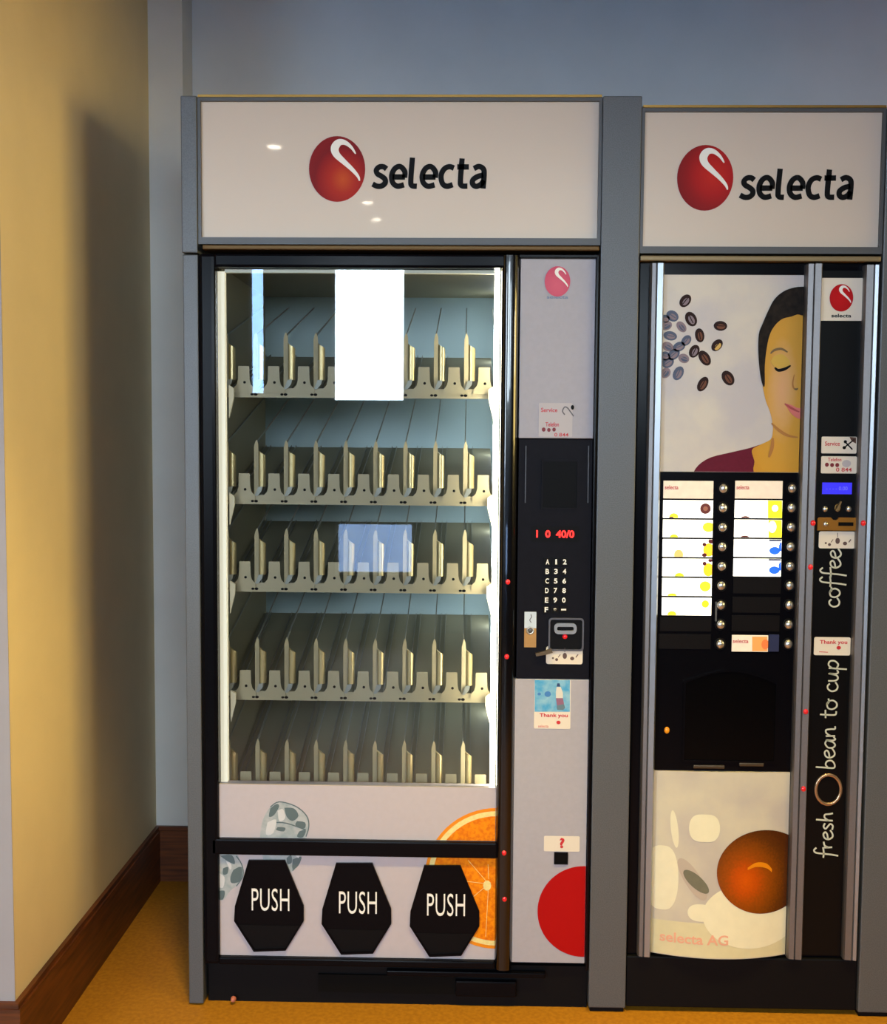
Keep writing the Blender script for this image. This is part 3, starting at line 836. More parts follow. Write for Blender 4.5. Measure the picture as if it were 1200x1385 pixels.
# coin unit
(ax, az), (bx, bz) = XZ(742, 835), XZ(789, 880)
rim_m = mat('coin_rim_grey', srgb(92, 94, 106), .35, .3)
cu_ = MB().frame(rrect(ax, bx, bz, az, .008), rrect(ax + .004, bx - .004, bz + .004, az - .004, .006), CY - .005, CY).build('coin_bezel', rim_m, keypad)
MB().prism(rrect(ax + .004, bx - .004, bz + .004, az - .004, .006), CY - .001, CY).build('coin_face', M_blackm, keypad)
(sx0, sz0), (sx1, sz1) = XZ(749.5, 842), XZ(779.5, 857)
MB().frame(rrect(sx0, sx1, sz1, sz0, .010), rrect(sx0 + .007, sx1 - .007, sz1 + .0085, sz0 - .0085, .0035), CY - .006, CY - .001).build('coin_slot', mat('coin_slot_silver', srgb(170, 176, 186), .3, .6), keypad)
c = XZ(764, 860.5)
MB().dome(c[0], c[1], CY - .001, .0062, .004).build('red_stud', M_stud, keypad, smooth=True)
# return lever
MB().ribbon([XZ(724.5, 884), XZ(738, 881), XZ(746, 878)], [.007, .009, .011], CY - .014, CY - .004).build('return_lever', mat('lever_bronze', srgb(120, 104, 84), .35, .7), keypad)
coin_d = mat('coin_print_brown', srgb(92, 70, 66), .5)
def coin_items(x0, y0, sx=1.0):
    return [(coin_d, 'dot', x0 + 9 * sx, y0 + 16, 1.4, 1.4), (coin_d, 'dot', x0 + 14 * sx, y0 + 18, 2.0, 2.0), (coin_d, 'line', [(x0 + 16 * sx, y0 + 15), (x0 + 19 * sx, y0 + 11)], .9),
            (coin_d, 'dot', x0 + 25 * sx, y0 + 13, 3.0, 4.2), (coin_d, 'dot', x0 + 35 * sx, y0 + 16.5, 2.8, 2.5), (coin_d, 'line', [(x0 + 40 * sx, y0 + 15), (x0 + 43 * sx, y0 + 11)], 1.4),
            (coin_d, 'line', [(x0 + 25 * sx, y0 + 2), (x0 + 25 * sx, y0 + 8)], .8)]
sticker(keypad, 739, 874, 788, 898.5, CY, coin_items(739, 874), r=.005)
# lower panel: drink sticker, coin return, big red disc
sticker(lp_panel, 723, 919, 771.5, 986, CY, [
    (mat('sticker_blue', srgb(70, 158, 206), .5, col2=srgb(140, 190, 212), nscale=45), 'poly', [(723.3, 919.5), (771, 919.5), (771, 962.5), (723.3, 962.5)])])
bm_ = MB()
bx_, by_ = 756, 940
def bp(l): return [XZ(a, b, CY) for a, b in l]
bm_.prism(bp([(754, 924), (757, 924), (758, 928.5), (753, 928.5)]), CY - .0016, CY - .0012, 0)
bm_.prism(bp([(753, 929), (758.5, 929), (761.5, 937), (761.5, 944), (752, 944), (752, 936)]), CY - .0016, CY - .0012, 1)
bm_.prism(bp([(752, 944), (761.5, 944), (763, 952), (753.5, 954)]), CY - .0016, CY - .0012, 2)
bm_.prism(bp([(753.5, 954), (763, 952), (764.5, 957), (762, 960), (754, 960), (753, 957)]), CY - .0016, CY - .0012, 3)
bm_.build('bottle_print', [mat('bottle_cap_navy', srgb(38, 62, 110), .5), mat('bottle_white', srgb(214, 210, 200), .5), mat('bottle_mauve', srgb(140, 96, 122), .5), mat('bottle_grey', srgb(96, 124, 138), .5)], lp_panel)
MB().prism(ell(*XZ(741, 938.5, CY), 4.5 * .00176, 4 * .00176, 12), CY - .0016, CY - .0012).prism(ell(*XZ(729.5, 938.5, CY), 2.4 * .00176, 2 * .00176, 10), CY - .0016, CY - .0012).build('sticker_print', mat('sticker_blue_dark', srgb(64, 124, 190), .5), lp_panel)
word(lp_panel, 'Thank you', 730, 964.5, 768, 971.5, CY, M_redtext, bold=.02)
MB().prism(ell(*XZ(755.5, 977, CY), .0052, .0045, 10), CY - .0012, CY - .0008).build('sticker_print', M_redtext, lp_panel)
word(lp_panel, 'selecta', 728, 980, 742, 984, CY, mat('sticker_pale_red', srgb(214, 140, 126), .5))
sticker(lp_panel, 736, 1130.5, 784, 1152, CY, [], r=.003)
word(lp_panel, '?', 757, 1133, 763.5, 1147, CY, M_redtext, bold=.04)
(ax, az), (bx, bz) = XZ(749.5, 1151.5), XZ(768, 1168)
MB().frame(rect(ax, bx, bz, az), rect(ax + .002, bx - .002, bz + .002, az - .002), CY - .003, CY).build('return_bezel', M_blackm, lp_panel)
MB().box(ax + .002, bx - .002, CY - .001, CY, bz + .002, az - .002).build('return_flap', M_hole, lp_panel)
c = XZ(789, 1232)
MB().prism(clipr(ell(c[0], c[1], 63.5 * .00176, 64.5 * .00176, 72), .118, .2945, .120, .82), CY - .0006, CY).build('red_disc', M_red, lp_panel)

# red studs on the frame
def stud(parent, px, py, y, r=.0062):
    x, z = XZ(px, py, y)
    MB().dome(x, z, y, r, .004, 10, 3, rz=r * 1.15).build('red_stud', M_stud, parent, smooth=True)
for px, py in ((687, 787), (685.5, 888), (682, 1153.5), (682.5, 1216)): stud(snack, px, py, -.0195)

# ------------------------------------------------------------------ coffee machine
CX0, CX1 = .3975, .9575
coffee = thing('coffee_machine', 'black hot drinks machine with coffee poster, lit drink labels and aluminium rails', 'vending machine', ((CX0 + CX1) / 2, .3, 0))
MB().box(CX0, CX1, .03, PD, .02, 1.812).build('cabinet', M_blackm, coffee)
MB().box(CX0, CX1, -.004, .03, .012, .140).build('base', M_blackm, coffee, .004)
MB().box(CX0, CX1 - .004, -.016, .03, 1.8135, 1.826).build('top_ledge', M_beige, coffee, .003)
MB().box(CX0 + .002, .9560, .006, .03, .1405, 1.8125).build('door', M_black, coffee, .002)
# aluminium rails: each an angled two-faced extrusion
RZ0 = .145
def rail(x0, x1, split, z1, m1, m2, z0=RZ0):
    w = x1 - x0
    a = x0 + w * split
    prof = [(x0, .0065), (x0, -.010), (x0 + .003, -.016), (a - .002, -.018), (a, -.014), (a + .002, -.018), (x1 - .004, -.020), (x1, -.012), (x1, .0065)]
    n = len(prof); mb = MB()
    v = [(x, y, z0) for x, y in prof] + [(x, y, z1) for x, y in prof]
    mb.add(v, [list(range(n))[::-1], list(range(n, 2 * n))], 0)
    for i in range(n):
        j = (i + 1) % n
        mb.add([v[i], v[j], v[j + n], v[i + n]], [(0, 1, 2, 3)], 0 if i < 4 else 1)
    return mb.build('rail', [m1, m2], coffee)
rail(.4225, .4540, .42, 1.808, M_alu, M_alu2)
rail(.7840, .8200, .45, 1.808, M_alu, M_alu)
rail(.9185, .9515, .60, 1.806, M_alu, M_alu2)

# poster
OY = .004
poster = MB().box(.4550, .7830, OY, .008, 1.3225, 1.7845).build('poster', mat('poster_print_grey', srgb(210, 202, 190), .35, col2=srgb(192, 186, 188), nscale=9, coat=.1, spec=.3), coffee)
def pz(x, y): return XZ(880 + x / 4.777, 360 + y / 4.777, OY)
def pclip(poly): return clipr(poly, .4555, .7828, 1.3230, 1.7842)
def pprint(name, pts, m, layer, smooth_=True, sub=4):
    q = spline(list(pts) + [pts[0]], sub)[:-1] if smooth_ else pts
    return MB().prism(pclip([pz(a, b) for a, b in q]), OY - .0004 * layer, OY).build(name, m, poster)
M_skin = mat_radial('print_skin_ochre', [(0, srgb(214, 164, 118)), (.16, srgb(212, 164, 104)), (.34, srgb(206, 154, 58)), (.6, srgb(204, 150, 46)), (.8, srgb(196, 138, 40))], (.10, .02), rough=.45, noise=.10, nscale=60)
M_skin2 = mat('print_skin_pale', srgb(214, 168, 110), .35, noise=.06, nscale=60)
M_hair = mat('print_hair', srgb(40, 32, 26), .5, col2=srgb(20, 16, 14), nscale=60, spec=.1)
M_sweat = mat('print_sweater', srgb(100, 20, 44), .5, spec=.15, noise=.12, nscale=120)
M_lip = mat('print_lip', srgb(214, 112, 100), .35)
M_brow = mat('print_brow', srgb(110, 84, 34), .35)
M_jaw = mat('print_jaw', srgb(172, 112, 36), .35)
M_lid = mat('print_lid', srgb(206, 168, 72), .4, spec=.2)
pprint('printed_sweater', [(270, 1345), (310, 1285), (390, 1235), (520, 1203), (640, 1175), (720, 1150), (800, 1140), (800, 1345)], M_sweat, 1, sub=3)
pprint('printed_skin', [(1000, 290), (900, 320), (830, 340), (790, 390), (765, 450), (748, 540), (738, 640), (720, 700), (726, 780), (745, 870), (772, 940), (788, 1010), (790, 1070), (775, 1120), (700, 1158), (655, 1190), (672, 1260), (692, 1345), (1000, 1345), (1000, 900), (1000, 600)], M_skin, 2)
pprint('printed_eyelid', [(775, 620), (800, 580), (850, 570), (890, 600), (900, 640), (860, 656), (810, 656)], M_lid, 4)
pprint('printed_hair', [(1000, 132), (930, 138), (860, 163), (800, 215), (760, 290), (725, 370), (700, 440), (697, 560), (708, 690), (726, 772), (738, 765), (738, 650), (748, 545), (768, 450), (800, 388), (850, 342), (910, 326), (950, 312), (1000, 305)], M_hair, 4)
def pline(name, pts, w, m, layer):
    q = [pz(a, b) for a, b in spline(pts, 4)]
    q = [p for p in q if p[0] < .7822]
    k = w / 4.777 * .00176; n = len(q)
    MB().ribbon(q, [k * (.35 + .65 * math.sin(math.pi * (i + .5) / n)) for i in range(n)], OY - .0004 * layer, OY).build(name, m, poster)
pline('printed_brow', [(775, 565), (800, 543), (845, 535), (885, 556)], 16, M_brow, 5)
pline('printed_lashes', [(803, 655), (825, 673), (868, 664), (905, 642)], 20, M_ink, 5)
pline('printed_jaw_line', [(782, 1015), (830, 1060), (890, 1095), (965, 1108)], 18, M_jaw, 5)
pline('printed_neck_line', [(790, 1110), (785, 1170), (765, 1235)], 22, M_jaw, 5)
pline('printed_nose', [(928, 700), (918, 760), (928, 792), (950, 794)], 10, M_jaw, 5)
pline('printed_nose', [(928, 792), (940, 796), (952, 790)], 12, M_brow, 6)
pprint('printed_lips', [(870, 888), (905, 895), (945, 915), (985, 925), (985, 985), (940, 978), (900, 940)], M_lip, 5)
pline('printed_mouth', [(866, 888), (900, 912), (950, 938), (985, 948)], 14, mat('print_mouth', srgb(170, 60, 60), .35), 6)
M_bean = mat('print_bean_dark', srgb(46, 30, 28), .5, spec=.1)
M_bean_in = mat('print_bean_brown', srgb(112, 72, 56), .5, spec=.1)
M_beanb = mat('print_bean_blue', srgb(88, 98, 122), .5, spec=.1)
M_beanb2 = mat('print_bean_mauve', srgb(136, 122, 132), .5, spec=.1)
M_beang = mat('print_bean_gold', srgb(206, 164, 60), .35)
beans = [(225, 224, 46, 33, -.9, 1), (262, 342, 50, 36, 1.1, 1), (318, 447, 46, 30, 1.4, 0), (283, 550, 44, 32, -1.1, 1), (350, 594, 54, 34, 1.0, 0), (430, 511, 44, 31, -.85, 2),
         (452, 386, 44, 32, 0.05, 0), (501, 723, 52, 37, 1.0, 0), (338, 762, 52, 31, -1.05, 0), (180, 692, 48, 32, -1.1, 3),
         (142, 322, 42, 34, .6, 3), (105, 385, 36, 28, -.5, 4), (200, 392, 40, 27, .9, 4), (128, 450, 44, 30, .2, 3), (232, 480, 38, 28, -.9, 3), (185, 520, 42, 30, -.4, 3),
         (112, 520, 38, 30, .5, 4), (150, 570, 44, 32, -.7, 3), (215, 596, 36, 30, .4, 4), (112, 622, 42, 34, -.6, 3), (98, 690, 36, 30, -.9, 4), (95, 340, 30, 26, .2, 3), (95, 580, 30, 30, .2, 3)]
for bx, by, ra, rb, rot, kind in beans:
    mo = [M_bean, M_bean, M_bean, M_beanb, M_beanb2][kind]; mi_ = [M_bean_in, M_beanb2, M_beang, M_beanb2, M_beanb][kind]
    pts = [pz(a, b) for a, b in ell(bx, by, ra, rb, 18, rot)]
    mb = MB().prism(pclip(pts), OY - .0006, OY, 0)
    off = 5 if kind != 2 else 9
    q = pclip([pz(a, b) for a, b in ell(bx + off * .6, by + off, ra * .62, rb * .50, 14, rot)])
    if len(q) > 2: mb.prism(q, OY - .0009, OY - .0006, 1)
    ln = [pz(bx + t * ra * .6 * math.cos(rot), by + t * ra * .6 * math.sin(rot)) for t in (-1, -.3, .3, 1)]
    if all(.456 < p[0] < .782 for p in ln): mb.ribbon(ln, .0022, OY - .0011, OY - .0009, 0)
    mb.build('printed_bean', [mo, mi_], poster)

# selection panel, lit labels, buttons
sel = MB().box(.4550, .7830, OY - .001, .008, .920, 1.3215).build('selection_panel', M_black, coffee)
SY = OY - .001
M_y, M_yg, M_or, M_br, M_bl, M_dbl = lit('label_yellow', srgb(250, 238, 40)), lit('label_lime', srgb(206, 214, 30)), lit('label_orange', srgb(250, 184, 30)), mat('label_brown', srgb(112, 40, 28), .4), lit('label_blue', srgb(30, 96, 230)), mat('label_navy', srgb(52, 60, 110), .4)
M_cup = lit('label_cup', srgb(236, 190, 110), .55)
M_brr = mat('label_dark_red', srgb(96, 14, 20), .4)
def label(x0, y0, x1, y1, kind, dx=0):
    (ax, az), (bx, bz) = XZ(x0, y0, SY), XZ(x1, y1, SY)
    base = M_label_dim if kind in ('head', 'tail') else M_label_lit
    l = MB().box(ax, bx, SY - .003, SY, bz, az).build('drink_label', base, sel, .0008)
    mats = []; mb = MB()
    def P(m, poly, ly=1):
        if m not in mats: mats.append(m)
        poly = clipr(poly, ax + .0003, bx - .0003, bz + .0003, az - .0003)
        if len(poly) > 2: mb.prism(poly, SY - .003 - .0004 * ly, SY - .003, mats.index(m))
    w = x1 - x0; h = y1 - y0
    def E(px, py, rx, ry): return ell(*XZ(x0 + px * w, y0 + py * h, SY), rx * .00176, ry * .00176, 20)
    def B(a, b, c, d): return [XZ(x0 + a * w, y0 + b * h, SY), XZ(x0 + c * w, y0 + b * h, SY), XZ(x0 + c * w, y0 + d * h, SY), XZ(x0 + a * w, y0 + d * h, SY)]
    if kind == 'brown':
        P(M_br, E(.85, .47, 7.2, 7.2)); P(mat('label_tan', srgb(176, 110, 84), .4), E(.85, .47, 3.2, 3.2), 2); P(M_y, E(.21, .92, 6, 5)); P(M_br, E(.16, .99, 3.2, 2.4), 2)
    if kind == 'yellow': P(M_y, E(.92, .42, 8, 6.5)); P(M_yg, E(.22, .97, 5.5, 4))
    if kind == 'bear':
        P(M_or, E(.93, .6, 7.5, 9)); P(M_brr, E(.98, .12, 4, 3.2), 2); P(M_brr, E(.84, .3, 2.6, 2.4), 2); P(M_brr, E(.84, .88, 3.2, 2.6), 2); P(M_cup, E(.32, .86, 6.2, 7))
    if kind == 'bear2':
        P(M_or, E(.93, .62, 7, 9)); P(M_brr, E(.85, .28, 2.6, 2.6), 2); P(M_brr, E(.97, .1, 3, 2.4), 2); P(M_yg, E(.34, .95, 6, 4))
    if kind == 'lemon': P(M_y, E(.87, .46, 7.5, 7)); P(M_yg, E(.2, .96, 6, 3))
    if kind == 'lemon2': P(M_yg, E(.88, .36, 5, 5)); P(M_y, E(.2, .93, 6, 4.5))
    if kind == 'lime': P(M_yg, B(.70, 0, 1, 1)); P(M_label_lit, E(.85, .45, 4.2, 4.5), 2); P(M_br, E(.22, 1.0, 6, 3))
    if kind == 'lime2': P(M_y, B(.72, 0, 1, 1)); P(M_label_lit, E(.80, .40, 5.5, 8), 2); P(M_br, E(.22, 1.0, 6, 3))
    if kind == 'blue': P(M_dbl, B(.74, 0, 1, .12)); P(M_label_lit, E(.84, .26, 8, 3), 2); P(M_bl, E(.86, .64, 7.2, 5.2)); P(M_bl, B(.95, .2, 1, .66))
    if kind == 'tail': P(lit('label_peach', srgb(240, 160, 84), .25), B(.56, .1, .98, .95)); P(lit('label_deep_orange', srgb(228, 120, 60), .25), E(.92, .55, 5, 7), 2)
    if mb.v: mb.build('label_print', mats, sel)['kind'] = 'stuff'
    if kind in ('head', 'tail'):
        word(sel, 'selecta', x0 + .03 * w, y0 + .25 * h, x0 + (.30 if kind == 'head' else .46) * w, y0 + .48 * h, SY - .003, mat('label_red_text', srgb(200, 70, 60), .5))
    return l
left_kinds = ['head', 'brown', 'yellow', 'bear', 'bear2', 'lemon', 'lemon2']
for j, kd in enumerate(left_kinds):
    y = 650 + 26.3 * j; label(897.5 - .35 * j, y, 964.5 - .45 * j, y + 24.6, kd)
for j, kd in enumerate(['head', 'lime', 'lime2', 'blue', 'blue']):
    y = 650 + 26.3 * j; label(994.5 - .6 * j, y, 1058 - .5 * j, y + 24.6, kd)
label(990, 858.5, 1038.5, 881.5, 'tail')
(ax, az), (bx, bz) = XZ(1040, 858, SY), XZ(1053, 881, SY)
MB().box(ax, bx, SY - .003, SY, bz, az).build('dark_label', mat('label_dark_navy', srgb(40, 46, 80), .35), sel)
for (x0, y0, x1, y1) in ((893, 834, 962, 854), (891, 857, 961, 878), (992, 781, 1056, 803), (991, 807, 1055, 829), (990, 832, 1054, 854)):
    (ax, az), (bx, bz) = XZ(x0, y0, SY), XZ(x1, y1, SY)
    MB().box(ax, bx, SY - .0015, SY, bz, az).build('blank_label', mat('blank_label_dark', srgb(16, 13, 13), .4, spec=.12), sel)
for xa, xb in ((978.2, 974), (1071.2, 1066)):
    for j in range(9):
        x, z = XZ(xa + (xb - xa) * j / 8, 660.5 + 26.3 * j, SY)
        b = MB().dome(x, z, SY - .002, .0100, .007, 18, 5, rz=.0112).build('button', M_silver, sel, smooth=True)
        MB().torus(x, z, SY - .001, .0122, .0134, .0016, 18, 6).build('button_ring', M_blackm, sel, smooth=True)
MB().box(*[XZ(987, 0, SY)[0], XZ(989.5, 0, SY)[0]], SY - .002, SY, XZ(0, 830, SY)[1], XZ(0, 804, SY)[1]).build('catch', M_greydark, sel)

# dispensing bay: recessed black door with arched top
DZT = XZ(980, 892)[1]
bay = MB().box(.4550, .7830, OY - .001, .008, .6015, .9195).build('cup_bay', M_black, coffee)
(ax, az), (bx, bz) = XZ(925, 905), XZ(1050, 1032)
arch = [(ax, bz), (bx, bz), (bx, az - .03)] + [(ax + (bx - ax) * (1 - i / 10), az - .03 + .03 * math.sin(math.pi * i / 10)) for i in range(1, 10)] + [(ax, az - .03)]
cz_, cx_ = (az + bz) / 2, (ax + bx) / 2
inn = [(cx_ + (a - cx_) * .95, cz_ + (b - cz_) * .96) for a, b in arch]
MB().frame(arch, inn, OY - .006, OY - .001).build('bay_rim', M_black, bay)
MB().prism(inn, OY - .003, OY - .001).build('bay_door', mat('smoked_door', srgb(5, 5, 7), .2, spec=.12), bay)
for x0, x1, yy in ((938, 980, 1037), (1000, 1033, 1034)):
    (a, b), (c_, d) = XZ(x0, yy - 2.5), XZ(x1, yy + 2.5)
    MB().box(a, c_, OY - .007, OY - .001, d, b).build('bay_handle', mat('handle_dark_bronze', srgb(84, 72, 56), .35, .5), bay, .002)
x, z = XZ(902.5, 988)
MB().dome(x, z, OY - .001, .0065, .005, rz=.0085).build('amber_lamp', mat('amber', srgb(214, 140, 30), .3, emit=srgb(214, 120, 20), estr=.4), bay, smooth=True)

# lower bulged panel with coffee cup print
LX0, LX1, LZ0, LZ1 = .4550, .7830, .148, .600
def bul(x, z):
    u = (x - (LX0 + LX1) / 2) / ((LX1 - LX0) / 2); t = (LZ1 - z) / (LZ1 - LZ0)
    return -(.006 + .026 * t) * (1 - u * u)
def strip_shape(top, bot, xs, lift, mb=None, mi=0):
    """area between two curves z = top(x), bot(x), laid on the bulged panel"""
    mb = mb or MB(); NR = 6
    v = []; fs = []
    for x in xs:
        a, b = top(x), bot(x)
        for r in range(NR + 1):
            z = a + (b - a) * r / NR
            v.append((x, OY - .002 + bul(x, z) - lift, z))
    for i in range(len(xs) - 1):
        for r in range(NR):
            k = i * (NR + 1) + r
            fs.append((k, k + 1, k + NR + 2, k + NR + 1))
    mb.add(v, fs, mi)
    return mb
NXS = [LX0 + (LX1 - LX0) * i / 28 for i in range(29)]
mb = strip_shape(lambda x: LZ1, lambda x: LZ0, NXS, 0)
# close the body behind the curved face
bk = MB()
for i in range(28):
    x0, x1 = NXS[i], NXS[i + 1]
    for z in (LZ0, LZ1):
        bk.add([(x0, OY - .002 + bul(x0, z), z), (x1, OY - .002 + bul(x1, z), z), (x1, .008, z), (x0, .008, z)], [(0, 1, 2, 3)])
mb.add(bk.v, bk.f)
M_lowp = mat('lower_poster_print', srgb(208, 200, 178), .3, col2=srgb(186, 178, 170), nscale=7, coat=.4)
lower = mb.build('lower_poster', M_lowp, coffee, smooth=False)
for p in lower.data.polygons: p.use_smooth = abs(p.normal.z) < .6
def ell_shape(name, px, py, rx, ry, m, lift, rot=0.0, power=1.0, zmin=None, zmax=None):
    cx, cz = XZ(px, py, -.01); rx *= .00176; ry *= .00176
    mb = MB(); n = 24
    pts = []
    if rot == 0:
        x0, x1 = max(cx - rx, LX0 + .0005), min(cx + rx, LX1 - .0005)
        xs = [min(max(cx - rx * math.cos(math.pi * i / 40), x0), x1) for i in range(41)]
        xs = sorted(set(xs))
        h = lambda x: ry * max(0.0, 1 - min(1, abs((x - cx) / rx)) ** (2 * power)) ** .5
        lo = lambda z: max(z, LZ0 + .001 if zmin is None else zmin); hi = lambda z: min(z, LZ1 - .001 if zmax is None else zmax)
        strip_shape(lambda x: hi(cz + h(x)), lambda x: lo(cz - h(x)), xs, lift, mb)
    else:
        e = ell(cx, cz, rx, ry, 28, rot)
        v = [(cx, OY - .002 + bul(cx, cz) - lift, cz)]
        for a in (.5, 1.0):
            for (x, z) in e:
                x, z = cx + (x - cx) * a, cz + (z - cz) * a
                x = min(max(x, LX0 + .0005), LX1 - .0005)
                v.append((x, OY - .002 + bul(x, z) - lift, z))
        fs = [(0, 1 + i, 1 + (i + 1) % 28) for i in range(28)] + [(1 + i, 29 + i, 29 + (i + 1) % 28, 1 + (i + 1) % 28) for i in range(28)]
        mb.add(v, fs)
    return mb.build(name, m, lower, smooth=True)
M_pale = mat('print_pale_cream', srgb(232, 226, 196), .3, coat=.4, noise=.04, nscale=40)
M_saucer = mat('print_saucer', srgb(214, 206, 168), .3, coat=.4, noise=.05, nscale=40)
M_mauve = mat('print_mauve_grey', srgb(184, 170, 156), .3, coat=.4)
M_leaf = mat('print_grey_green', srgb(112, 112, 94), .3, coat=.4, noise=.1, nscale=60)
# table edge band in the print
strip_shape(lambda x: XZ(970, 1246, -.01)[1], lambda x: LZ0 + .002, NXS[0:1] + [NXS[0] + .0005] + NXS[1:-1] + [NXS[-1] - .0005], .0005).build('printed_table', M_saucer, lower, smooth=True)
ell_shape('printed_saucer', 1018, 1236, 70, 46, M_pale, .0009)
ell_shape('painted_reflection', 896, 1188, 22, 45, M_pale, .0008, power=1.5)  # pale blobs of the reflected room, painted flat into the print
ell_shape('painted_reflection', 953, 1120, 21, 19, M_pale, .0008, power=1.8)
ell_shape('painted_reflection', 946, 1232, 17, 12, M_pale, .0008, power=1.3)
ell_shape('painted_reflection', 913, 1122, 5, 26, M_pale, .0008, rot=.12)
ell_shape('printed_mauve_oval', 936, 1188, 33, 11, M_mauve, .0007, rot=-1.0)  # tilted mauve oval laid on the panel
ell_shape('printed_green_oval', 941, 1191, 22, 8.5, M_leaf, .0011, rot=-.72)  # smaller grey-green oval on top of the mauve one
M_cof = mat_radial('print_coffee', [(0, srgb(204, 84, 6)), (.15, srgb(186, 74, 6)), (.28, srgb(148, 68, 8)), (.42, srgb(122, 60, 8)), (.55, srgb(88, 44, 10)), (.7, srgb(70, 32, 10))], (-.10, -.10), coat=.4, noise=.22, nscale=200)
ell_shape('printed_coffee', 1034, 1179, 66, 58, M_cof, .0015)
cr_ = spline([(1012, 1176), (1024, 1171), (1038, 1173), (1046, 1180)], 5)
mb = MB()
pts = [XZ(a, b, -.02) for a, b in cr_]
for i in range(len(pts) - 1):
    (xa, za), (xb, zb) = pts[i], pts[i + 1]
    ww = .003 + .003 * math.sin(math.pi * i / len(pts))
    q = [(xa, za + ww), (xb, zb + ww), (xb, zb - ww), (xa, za - ww)]
    mb.add([(x, OY - .002 + bul(x, z) - .0021, z) for x, z in q], [(0, 1, 2, 3)])
mb.build('printed_crema', mat('print_crema', srgb(222, 132, 14), .3), lower)
(ax, az), (bx, bz) = XZ(894, 1262, -.02), XZ(984, 1277, -.02)
tx = lettering('lettering', 'selecta AG', (ax + bx) / 2, (az + bz) / 2, bx - ax, az - bz, 0, mat('print_faded_red', srgb(226, 168, 140), .4), lower, bold=.02, depth=.0004)
for v in tx.data.vertices:
    wx, wz = v.co.x + ORG.x, v.co.z + ORG.z
    v.co.y += OY - .002 + bul(wx, wz) - .0008

# black strip with payment unit
pay = MB().box(.8205, .9180, OY - .002, .008, .1480, 1.7950).build('payment_strip', mat('strip_black', srgb(8, 8, 10), .35, coat=.03, spec=.15), coffee)
QY = OY - .002
(ax, az), (bx, bz) = XZ(1111, 376, QY), XZ(1166.5, 434, QY)
lp = MB().box(ax, bx, QY - .001, QY, bz, az).build('logo_plate', M_stick, pay)
c = XZ(1138, 403, QY)
logo_ball(c[0], c[1], 15.5 * .00176, 18 * .00176, QY - .001, M_ball4, pay)
c = XZ(1138, 427, QY)
lettering('lettering', 'selecta', c[0], c[1], .046, .0085, QY - .001, M_ink, pay, bold=.02)
sticker(pay, 1111.5, 590.5, 1158.5, 613.5, QY, [(M_ink, 'dot', 1143.5, 597.5, 2.2, 2.2), (M_ink, 'dot', 1142, 605.5, 2.4, 2.2), (M_ink, 'line', [(1143.5, 598), (1153, 608)], 1.8),
        (M_ink, 'line', [(1142.5, 605), (1156, 594)], 1.8), (mat('sticker_key_brown', srgb(90, 56, 40), .5), 'poly', [(1149, 591), (1158, 591.5), (1158, 600), (1152, 597)])])
word(pay, 'Service', 1116, 597, 1136, 603, QY, M_redtext)
sticker(pay, 1111, 617, 1158.5, 640.5, QY, [(M_maroon, 'dot', 1118.5, 628.5, 2.6, 2.8), (M_maroon, 'dot', 1125.5, 629, 2.6, 2.8), (M_maroon, 'dot', 1132.5, 629, 2.6, 2.8), (M_stickplain, 'dot', 1145, 627, 6, 5)])
word(pay, 'Telefon', 1120, 619, 1138, 624, QY, M_redtext)
word(pay, '0 844', 1131, 632.5, 1152, 638, QY, M_redtext)
(ax, az), (bx, bz) = XZ(1112, 652.5, QY), XZ(1152, 668.5, QY)
MB().frame(rect(ax - .004, bx + .004, bz - .004, az + .004), rect(ax, bx, bz, az), QY - .003, QY).build('lcd_bezel', M_blackm, pay)
MB().box(ax, bx, QY - .0012, QY, bz, az).build('lcd_screen', M_lcd, pay)
lettering('lcd_text', '- - - - 0.00', (ax + bx) / 2, (az + bz) / 2, .050, .009, QY - .0012, M_lcdtext, pay, depth=.0004)
for px in (1116, 1148):
    x, z = XZ(px, 688.5, QY)
    MB().dome(x, z, QY, .0066, .005, rz=.0076).build('button', M_silver, pay, smooth=True)
x, z = XZ(1133, 687, QY)
MB().torus(x, z, QY, .0055, .0075, .002, 18, 6).build('lock_ring', mat('lock_bronze', srgb(140, 110, 60), .35, .7), pay, smooth=True)
MB().ribbon([XZ(1131, 691, QY), XZ(1134, 685, QY), XZ(1137, 678, QY)], [.006, .005, .003], QY - .006, QY).build('lock_key', mat('lock_bronze2', srgb(150, 124, 84), .35, .6), pay)
(ax, az), (bx, bz) = XZ(1105, 699.5, QY), XZ(1159.5, 717.5, QY)
brass2 = mat('coin_plate_brass', srgb(158, 106, 34), .35, .5)
xm = ax + (bx - ax) * .45
MB().prism([(ax, bz), (bx, bz), (bx, az - .002), (bx - .006, az), (xm + .008, az), (xm + .002, az - .006), (xm - .006, az - .006), (xm - .012, az), (ax + .004, az), (ax, az - .003)], QY - .007, QY).build('coin_plate', brass2, pay)
x, z = XZ(1115.5, 708.5, QY)
MB().dome(x, z, QY - .007, .0062, .004).build('coin_stud', M_silver, pay, smooth=True)
(ax, az), (bx, bz) = XZ(1133, 706, QY), XZ(1153, 711, QY)
MB().box(ax, bx, QY - .0078, QY - .007, bz, az).build('coin_slot', M_hole, pay)
sticker(pay, 1108, 718.5, 1156.5, 742, QY, coin_items(1108, 718.5), r=.005)
sticker(pay, 1101.5, 861.5, 1150, 886.5, QY, [(M_redtext, 'dot', 1134.5, 876, 3, 2.6), (M_redtext, 'line', [(1108, 881.5), (1120, 882)], .9)], r=.004)
word(pay, 'Thank you', 1109, 865.5, 1146, 872.5, QY, M_redtext, bold=.02)

